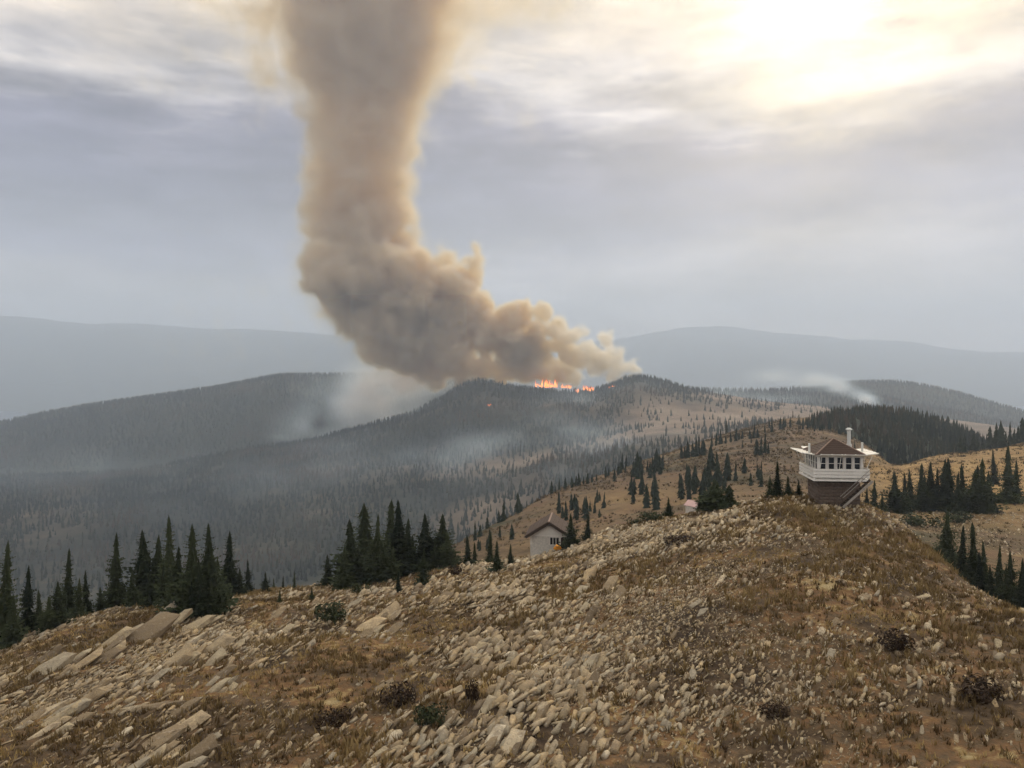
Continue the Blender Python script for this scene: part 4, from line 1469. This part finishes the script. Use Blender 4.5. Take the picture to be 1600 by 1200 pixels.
# railing: three boards and posts on each side
for face in range(4):
    q = Matrix.Rotation(math.radians(90 * face), 4, 'Z')
    def local(o):
        o.matrix_local = q
    for k, (z0, hh) in enumerate(((.30, .24), (.60, .24), (.91, .22))):
        L_ = 5.24 if face % 2 == 0 else 5.12
        local(MB().box((0, -2.60 + .004 * face, fz + .17 + z0), (L_, .045, hh)).build('rail_board', M_WHITE, look))
    for x_ in (-2.53, -1.27, 0, 1.27):
        local(MB().box((x_, -2.52, fz + .17 + .53), (.10, .10, 1.05)).build('rail_post', M_WHITE, look))
wall_z0, sill, head, eave = fz + .17, fz + 1.0, fz + 2.30, fz + 2.50
MB().box((0, 0, (wall_z0 + sill) / 2), (2 * H, 2 * H, sill - wall_z0)).build('lower_wall', M_WHITE, look)
MB().box((0, 0, (head + eave) / 2), (2 * H, 2 * H, eave - head)).build('header', M_WHITE, look)
MB().box((0, 0, (sill + head) / 2), (1.2, 1.2, head - sill - .02)).build('cabinet', M_DARKWOOD, look)
for face in range(4):
    q = Matrix.Rotation(math.radians(90 * face), 4, 'Z')
    nwin = 5
    step = (2 * H - .26) / nwin
    for k in range(nwin):
        xa = -H + .13 + k * step
        wn = MB()
        fw = .055
        zc, zh = (sill + head) / 2, head - sill
        for xx in (xa + .10 + fw / 2, xa + step - .10 - fw / 2):
            wn.box((xx, -H + .07, zc), (fw, .06, zh - .01))
        for zz_ in (sill + .04, zc, head - .04):
            wn.box((xa + step / 2, -H + .068, zz_), (step - .2, .05, fw))
        wo = wn.build('window', M_WHITE, look)
        wo.matrix_local = q
        MB().box((xa + step / 2, -H + .075, zc), (step - .22, .012, zh - .06)).build('pane', M_GLASS, wo)
    for k in range(nwin + 1):
        xx = -H + .13 + k * step
        wdt = .24 if 0 < k < nwin else .26
        if k == nwin:
            continue
        po = MB().box((xx, -H + .10, (sill + head) / 2), (wdt * .85, .2, head - sill + .004)).build('window_post', M_WHITE, look)
        po.matrix_local = q
# shutters propped open all round, with struts
for face in range(4):
    q = Matrix.Rotation(math.radians(90 * face), 4, 'Z')
    rot = Matrix.Rotation(math.radians(-8 if face != 0 else -16), 3, 'X')
    for k in range(2):
        xm = -1.1 + 2.2 * k
        sh = MB()
        dep = 1.45 if face != 0 else 1.15
        sh.box((0, 0, 0), (2.14, dep, .05), rot)
        for xx in (-.95, 0, .95):
            sh.box(rot @ Vector((xx, 0, .045)), (.10, dep - .02, .04), rot)
        so_ = sh.build('shutter', M_WHITE, look)
        so_.matrix_local = q @ Matrix.Translation((xm, -H - .04 - dep / 2 * .99, head + .16 + (.10 if face else .02)))
        for xx in (-.9, .9):
            st = MB().bar((xm + xx, -H - .9, head + .10), (xm + xx, -2.53, fz + 1.15), .045).build('strut', M_WHITE, look)
            st.matrix_local = q
# roof
ap, ov = eave + 1.38, H + .22
roof_m = bmesh.new()
cs = [roof_m.verts.new((sx * ov, sy * ov, eave)) for sx, sy in ((-1, -1), (1, -1), (1, 1), (-1, 1))]
ct = roof_m.verts.new((0, 0, ap))
for i in range(4):
    roof_m.faces.new((cs[i], cs[(i + 1) % 4], ct))
roof_m.faces.new(list(reversed(cs)))
roof = link('roof', bm_mesh('roof', roof_m, M_SHINGLE), look)
for sx, sy in ((-1, -1), (1, -1), (1, 1), (-1, 1)):
    MB().bar((sx * ov, sy * ov, eave + .03), (0, 0, ap + .03), .15, .06).build('hip_cap', M_SHINGLE_EDGE, roof)
for k in range(9):                                        # shingle courses
    f0 = k / 9.0
    r0, r1 = ov * (1 - f0) + .02, ov * (1 - (k + 1) / 9.0) + .05
    bmc = bmesh.new()
    lo = [bmc.verts.new((sx * r0, sy * r0, eave + 1.38 * f0 + .035)) for sx, sy in ((-1, -1), (1, -1), (1, 1), (-1, 1))]
    hi = [bmc.verts.new((sx * r1, sy * r1, eave + 1.38 * (k + 1) / 9.0 + .015)) for sx, sy in ((-1, -1), (1, -1), (1, 1), (-1, 1))]
    lo2 = [bmc.verts.new((v.co.x, v.co.y, v.co.z - .04)) for v in lo]
    for i in range(4):
        bmc.faces.new((lo[i], lo[(i + 1) % 4], hi[(i + 1) % 4], hi[i]))
        bmc.faces.new((lo2[i], lo2[(i + 1) % 4], lo[(i + 1) % 4], lo[i]))
    link('shingle_course', bm_mesh('shingle_course', bmc, M_SHINGLE), roof)
ch = MB()
ch.cyl((1.35, -.5, eave + 1.35), .17, 1.9, 12).cyl((1.35, -.5, eave + .75), .26, .30, 12)
chim = ch.build('chimney', M_METAL, look)
MB().cyl((1.35, -.5, eave + 2.42), .34, .16, 12, .12).cyl((1.35, -.5, eave + 2.30), .22, .10, 12).build('chimney_cap', M_METAL, chim)
for sx in (-1, 1):
    MB().box((sx * 2.75 + .1, -1.2 if sx < 0 else .2, eave + .42), (.17, .17, 1.15)).build('corner_mast', M_METAL, look)
# stair up to the catwalk along the front
stair = link('stair', None, look)
a0, a1 = Vector((2.6, -3.1, fz + .2)), Vector((-.2, -3.25, .25))
for dy in (-.38, .38):
    MB().bar(a0 + Vector((0, dy, 0)), a1 + Vector((0, dy, 0)), .06, .2).build('stringer', M_GREYWOOD if dy < 0 else M_DARKWOOD, stair)
    MB().bar(a0 + Vector((0, dy, .95)), a1 + Vector((0, dy, .9)), .05, .05).build('handrail', M_GREYWOOD, stair)
for k in range(9):
    p_ = a0.lerp(a1, (k + .5) / 9)
    MB().box(p_ + Vector((0, 0, .03)), (.27, .70, .045)).build('tread', M_DARKWOOD, stair)

# ------------------------------------------------------------------ white cabin on the rim
KX, KY = P(858, 868, 100.0).x, 100.0
kz = min(hill_z(KX + a, KY + b) for a in (-2.5, 2.5) for b in (-2, 1))
cab = link('cabin', None)
cab.location = (KX, KY, kz)
cab.rotation_euler = (0, 0, math.radians(-7))
tag(cab, 'small white gabled cabin with deep brown roof at the edge of the hill', 'cabin')
ez = CZ + (VH - 843) / F * 98 - kz                        # eave height above the foot
rz_ = CZ + (VH - 820) / F * 98 - kz                       # ridge height
hw = 2.35
MB().box((0, 2.4, ez / 2 - .5), (2 * hw, 4.8, ez + 1.0)).build('wall', M_STONEWALL, cab)
gr = rz_ - .55
MB().prism([(-hw, ez + .004), (hw, ez + .004), (0, gr)], -.03, 4.7).build('gable', M_WHITE, cab)
for k in range(5):                                        # clapboards of the gable
    za = ez + .03 + k * (gr - ez) / 5.3
    half = hw * (1 - (za - ez) / (gr - ez)) - .05
    MB().box((0, -.05, za + .12), (2 * half, .03, (gr - ez) / 5.3 - .03)).build('clapboard', M_WHITE, cab)
for sx in (-1, 1):                                        # two roof planes with a deep overhang towards the camera
    a_, b_ = Vector((0, 0, rz_)), Vector((sx * (hw + .55), 0, ez - .05))
    ln = (b_ - a_).length
    ang = math.atan2(b_.z - a_.z, b_.x - a_.x)
    rp = MB()
    rp.box(((a_.x + b_.x) / 2, 2.35, (a_.z + b_.z) / 2), (ln, 5.9, .16), Matrix.Rotation(-ang, 3, 'Y'))
    ro = rp.build('roof', M_SHINGLE, cab)
    MB().box(((a_.x + b_.x) / 2, -.62, (a_.z + b_.z) / 2 - .1), (ln, .07, .30), Matrix.Rotation(-ang, 3, 'Y')).build('barge_board', M_DARKWOOD, ro)
    for k in range(6):
        f = (k + .5) / 6
        p_ = a_.lerp(b_, f)
        nrm = Vector((-(b_ - a_).z, 0, (b_ - a_).x)).normalized() * (1 if sx > 0 else -1)
        MB().box((p_.x + nrm.x * .10, 2.35, p_.z + nrm.z * .10), (ln / 6 * .98, 5.94, .05), Matrix.Rotation(-ang + .05 * sx, 3, 'Y')).build('shingle_course', M_SHINGLE, ro)
MB().box((0, 2.35, rz_ + .06), (.22, 5.96, .12)).build('ridge_cap', M_SHINGLE_EDGE, cab)
# front: window with bars, door, white posts
win = MB()
for xx in (.10, .48, .86, 1.24):
    win.box((xx, -.05, ez - .62), (.07, .07, 1.0))
for zz_ in (ez - .14, ez - 1.1):
    win.box((.67, -.052, zz_), (1.24, .06, .07))
wino = win.build('window', M_WHITE, cab)
for k in range(3):
    MB().box((.29 + .38 * k, -.03, ez - .62), (.31, .02, .92)).build('pane', M_GLASS, wino)
door = MB().box((1.72, -.02, ez - .95), (.52, .05, 1.5)).build('door', M_DARKWOOD, cab)
MB().box((1.92, -.06, ez - .95), (.05, .05, .12)).build('handle', M_METAL, door)
for xx in (1.38, 2.12):
    MB().box((xx, -.06, ez - .85), (.16, .08, 1.75)).build('door_post', M_WHITE, cab)
for xx, w_ in ((2.28, .28), (-2.26, .22)):
    MB().box((xx, -.05, ez - .55), (w_, .10, 1.1)).build('corner_board', M_WHITE, cab)
MB().box((0, -.04, ez - .02), (2 * hw + .1, .09, .10)).build('beam', M_WHITE, cab)
MB().box((1.75, -.6, ez - 2.0), (1.5, 1.1, .5)).build('step', M_STONEWALL, cab)
for k in range(16):                                       # rough stones along the foot of the wall
    fs = link('stone', rs.choice(STONES), cab)
    fs.location = (-2.3 + k * .24 + rs.uniform(-.1, .1), -.25 - rs.uniform(0, .5), rs.uniform(.05, .5))
    sc_ = rs.uniform(.4, .8)
    fs.scale = (sc_, sc_, sc_ * 1.3)
    fs.rotation_euler = (rs.uniform(-.4, .4), rs.uniform(-.4, .4), rs.uniform(0, 6))
# orange bundle by the cabin door
ob = bmesh.new()
bmesh.ops.create_icosphere(ob, subdivisions=3, radius=1)
for v in ob.verts:
    n_ = fbm2(np.array([v.co.x * 2.2 + 3]), np.array([v.co.y * 2.2 + v.co.z * 1.7]), 3, 8)[0]
    v.co *= 1 + .35 * n_
    v.co = Vector((v.co.x * .46, v.co.y * .3, max(v.co.z, -.75) * .36))
for v in ob.verts:
    if v.co.z > .22 and abs(v.co.x) < .2:
        v.co.z += .10
bun = link('bundle', None)
p_ = P(871, 857, 98.3)
bun.location = (p_.x, p_.y, p_.z)
tag(bun, 'bright orange fabric bundle on the ground before the white cabin', 'bundle')
link('sack', bm_mesh('sack', ob, M_ORANGE, True), bun)
MB().box((0, -.02, .28), (.5, .64, .04)).build('strap', M_DARKWOOD, bun)
MB().box((0, 0, -1.0 * max(p_.z - hill_z(p_.x, p_.y), .3) / 2 - .2), (.8, .6, max(p_.z - hill_z(p_.x, p_.y), .3) - .05)).build('crate', M_STONEWALL, bun)

# ------------------------------------------------------------------ small shed with a pink roof beyond the crest
sd = 122.0
sp_ = P(1084, 779, sd)
sz = sp_.z - 2.75
shed = link('shed', None)
shed.location = (sp_.x, sd, sz)
shed.rotation_euler = (0, 0, math.radians(35))
tag(shed, 'little shed with a faded pink roof peeping over the hill crest', 'shed')
MB().box((0, 0, .2), (1.5, 1.9, 3.0)).build('wall', M_STONEWALL, shed)
for sx in (-1, 1):
    MB().box((sx * .48, 0, 2.05), (1.18, 2.3, .07), Matrix.Rotation(math.radians(38 * sx), 3, 'Y')).build('roof', M_PINK, shed)
MB().prism([(-.75, 1.705), (.75, 1.705), (0, 2.32)], -.94, .94).build('gable', M_WHITE, shed)
MB().box((0, -.97, .75), (.6, .05, 1.7)).build('door', M_DARKWOOD, shed)


# ------------------------------------------------------------------ flames on the burning ridge
def mat_flame():
    m = bpy.data.materials.new('flame')
    m.use_nodes = True
    t = NT(m.node_tree)
    m.node_tree.nodes.clear()
    out = t.n('ShaderNodeOutputMaterial')
    em = t.n('ShaderNodeEmission')
    tcn = t.n('ShaderNodeTexCoord')
    sp = t.n('ShaderNodeSeparateXYZ')
    t.l(tcn.outputs['Generated'], sp.inputs[0])
    k = t.math('ADD', sp.outputs[2], t.math('MULTIPLY', t.math('SUBTRACT', t.noise(tcn.outputs['Object'], .12, 4), .5), .9))
    t.l(t.ramp(k, [(0.0, (1.0, .20, .035)), (0.3, (1.0, .42, .12)), (0.55, (1.0, .20, .04)), (1.0, (.8, .07, .015))]), em.inputs['Color'])
    em.inputs['Strength'].default_value = 2.2
    t.l(em.outputs[0], out.inputs['Surface'])
    return m


M_FLAME = mat_flame()


def flame_tongue(rg_, w, h):
    """one licking tongue: a lathed teardrop bent to the side"""
    bm = bmesh.new()
    n, prev = 7, None
    bx, by = rg_.uniform(-.35, .15) * h, rg_.uniform(-.1, .1) * h
    ph = rg_.uniform(0, 6)
    for k in range(7):
        t = k / 6
        r = w * (math.sin(math.pi * min(1, t * .85 + .22)) ** .9) * (1 - t * .55)
        if k == 6:
            r = .02 * w
        cx, cy_ = bx * t * t + .12 * w * math.sin(4 * t + ph), by * t * t
        ring = [bm.verts.new((cx + r * math.cos(6.283 * i / n + t), cy_ + r * math.sin(6.283 * i / n + t), h * t - .5)) for i in range(n)]
        if prev:
            for i in range(n):
                bm.faces.new((prev[i], prev[(i + 1) % n], ring[(i + 1) % n], ring[i]))
        prev = ring
    return bm_mesh('tongue', bm, M_FLAME, True)


rf = random.Random(21)
for (u, v, wpx, hpx, n, lb) in [
    (853, 599, 34, 15, 34, 'largest patch of orange flames on the ridge under the smoke'),
    (884, 600, 18, 6, 14, 'low flames just right of the largest flame patch'),
    (903, 607, 6, 10, 6, 'thin upright flame left of the second flame patch'),
    (919, 605, 17, 10, 20, 'second bright flame patch on the ridge, right of the largest'),
    (962, 600, 30, 5, 12, 'thin line of flames beneath the right end of the smoke'),
    (764, 630, 5, 5, 6, 'tiny isolated flame on the slope below the smoke')]:
    v += 4
    d = LC.hit(u, v, 1300, 2150) or 2040.0
    d -= 4
    root = link('flame', None)
    root.location = ((u - 800) / F * d, d, CZ + (VH - v) / F * d - 1)
    tag(root, lb, 'flame', 'flames of the wildfire')
    for k in range(n):
        o = link('tongue', flame_tongue(rf, rf.uniform(.9, 2.6) * (1 if wpx > 8 else .8), hpx * d / F * (.18 + .85 * rf.random() ** 2)), root)
        o.location = (rf.uniform(-.5, .5) * wpx * d / F, rf.uniform(-14, 10), rf.uniform(-3, 2.5))


# ------------------------------------------------------------------ thin smoke drifting over the slopes
def build_drift():
    mn, mx = np.array([-1150., 780., -230.]), np.array([1350., 2750., 130.])
    vox = 13.0
    res = [int(round(q / vox)) + 1 for q in (mx - mn)]
    x = np.linspace(mn[0], mx[0], res[0], dtype=np.float32)[:, None, None]
    y = np.linspace(mn[1], mx[1], res[1], dtype=np.float32)[None, :, None]
    z = np.linspace(mn[2], mx[2], res[2], dtype=np.float32)[None, None, :]
    dens = np.zeros(res, dtype=np.float32)
    for (u, v, d, wpx, hpx, dep, k) in [
        (450, 686, 2110, 26, 9, 40, 1.3), (490, 670, 2130, 36, 14, 50, 1.9), (545, 645, 2180, 60, 28, 90, 1.9), (600, 610, 2200, 60, 36, 90, 2.6), (640, 585, 2170, 50, 30, 80, 2.8), (690, 580, 2120, 40, 24, 60, 2.4),
         (640, 770, 1250, 150, 40, 120, .35), (250, 775, 1450, 160, 44, 130, .36), (470, 755, 1450, 120, 30, 100, .55), (560, 705, 1700, 80, 20, 80, .7), (60, 790, 1450, 160, 54, 140, .32), (330, 800, 1200, 160, 30, 110, .4),
        (860, 668, 1640, 45, 24, 80, 1.3), (905, 640, 1760, 45, 22, 70, 1.4), (1000, 630, 1800, 40, 24, 70, .9), (1030, 660, 1650, 40, 22, 70, .6), (930, 690, 1450, 80, 24, 80, .9),
        (790, 700, 1500, 70, 24, 80, .9), (700, 720, 1450, 80, 26, 90, .8), (1000, 700, 1250, 80, 18, 70, .9), (640, 640, 1960, 40, 16, 50, .4), (745, 600, 2035, 40, 14, 30, .9),
        (860, 752, 880, 22, 6, 30, 1.0), (880, 742, 900, 26, 6, 30, .7),
        (1352, 626, 2380, 11, 7, 35, 9), (1335, 615, 2390, 13, 7, 35, 8), (1312, 604, 2400, 17, 8, 40, 6), (1275, 595, 2410, 26, 9, 45, 4), (1220, 588, 2430, 40, 10, 60, 1.6), (1120, 620, 2300, 60, 12, 80, .7), (1200, 628, 2300, 70, 10, 80, .6)]:
        c = P(u, v, d)
        rx, rz_d = wpx / F * d, hpx / F * d
        g = np.exp(-((x - c.x) / rx) ** 2 - ((y - c.y) / dep) ** 2 - ((z - c.z) / rz_d) ** 2)
        dens += (k * g).astype(np.float32)
    n = .85 + 2.2 * vnoise3(x / 110, y / 110, z / 60, 21) + 1.9 * vnoise3(x / 50, y / 50, z / 32, 22)
    dens *= np.clip(n, 0, 2.2)
    for ax_, q in ((0, x), (1, y), (2, z)):
        dens = dens * smooth01((q - mn[ax_]) / 60) * smooth01((mx[ax_] - q) / 60)
    dens[dens < 0.012] = 0
    o = volume_object('smoke', dens, tuple(mn), tuple(mx), M_DRIFT)
    o['label'] = 'thin blue-grey smoke drifting over the mountain slopes below the fire'


M_DRIFT = mat_smoke('drifting_smoke', (.68, .84, .98), (.6, .5, .4), 0.0050, 0.0003, 0.2)
build_drift()
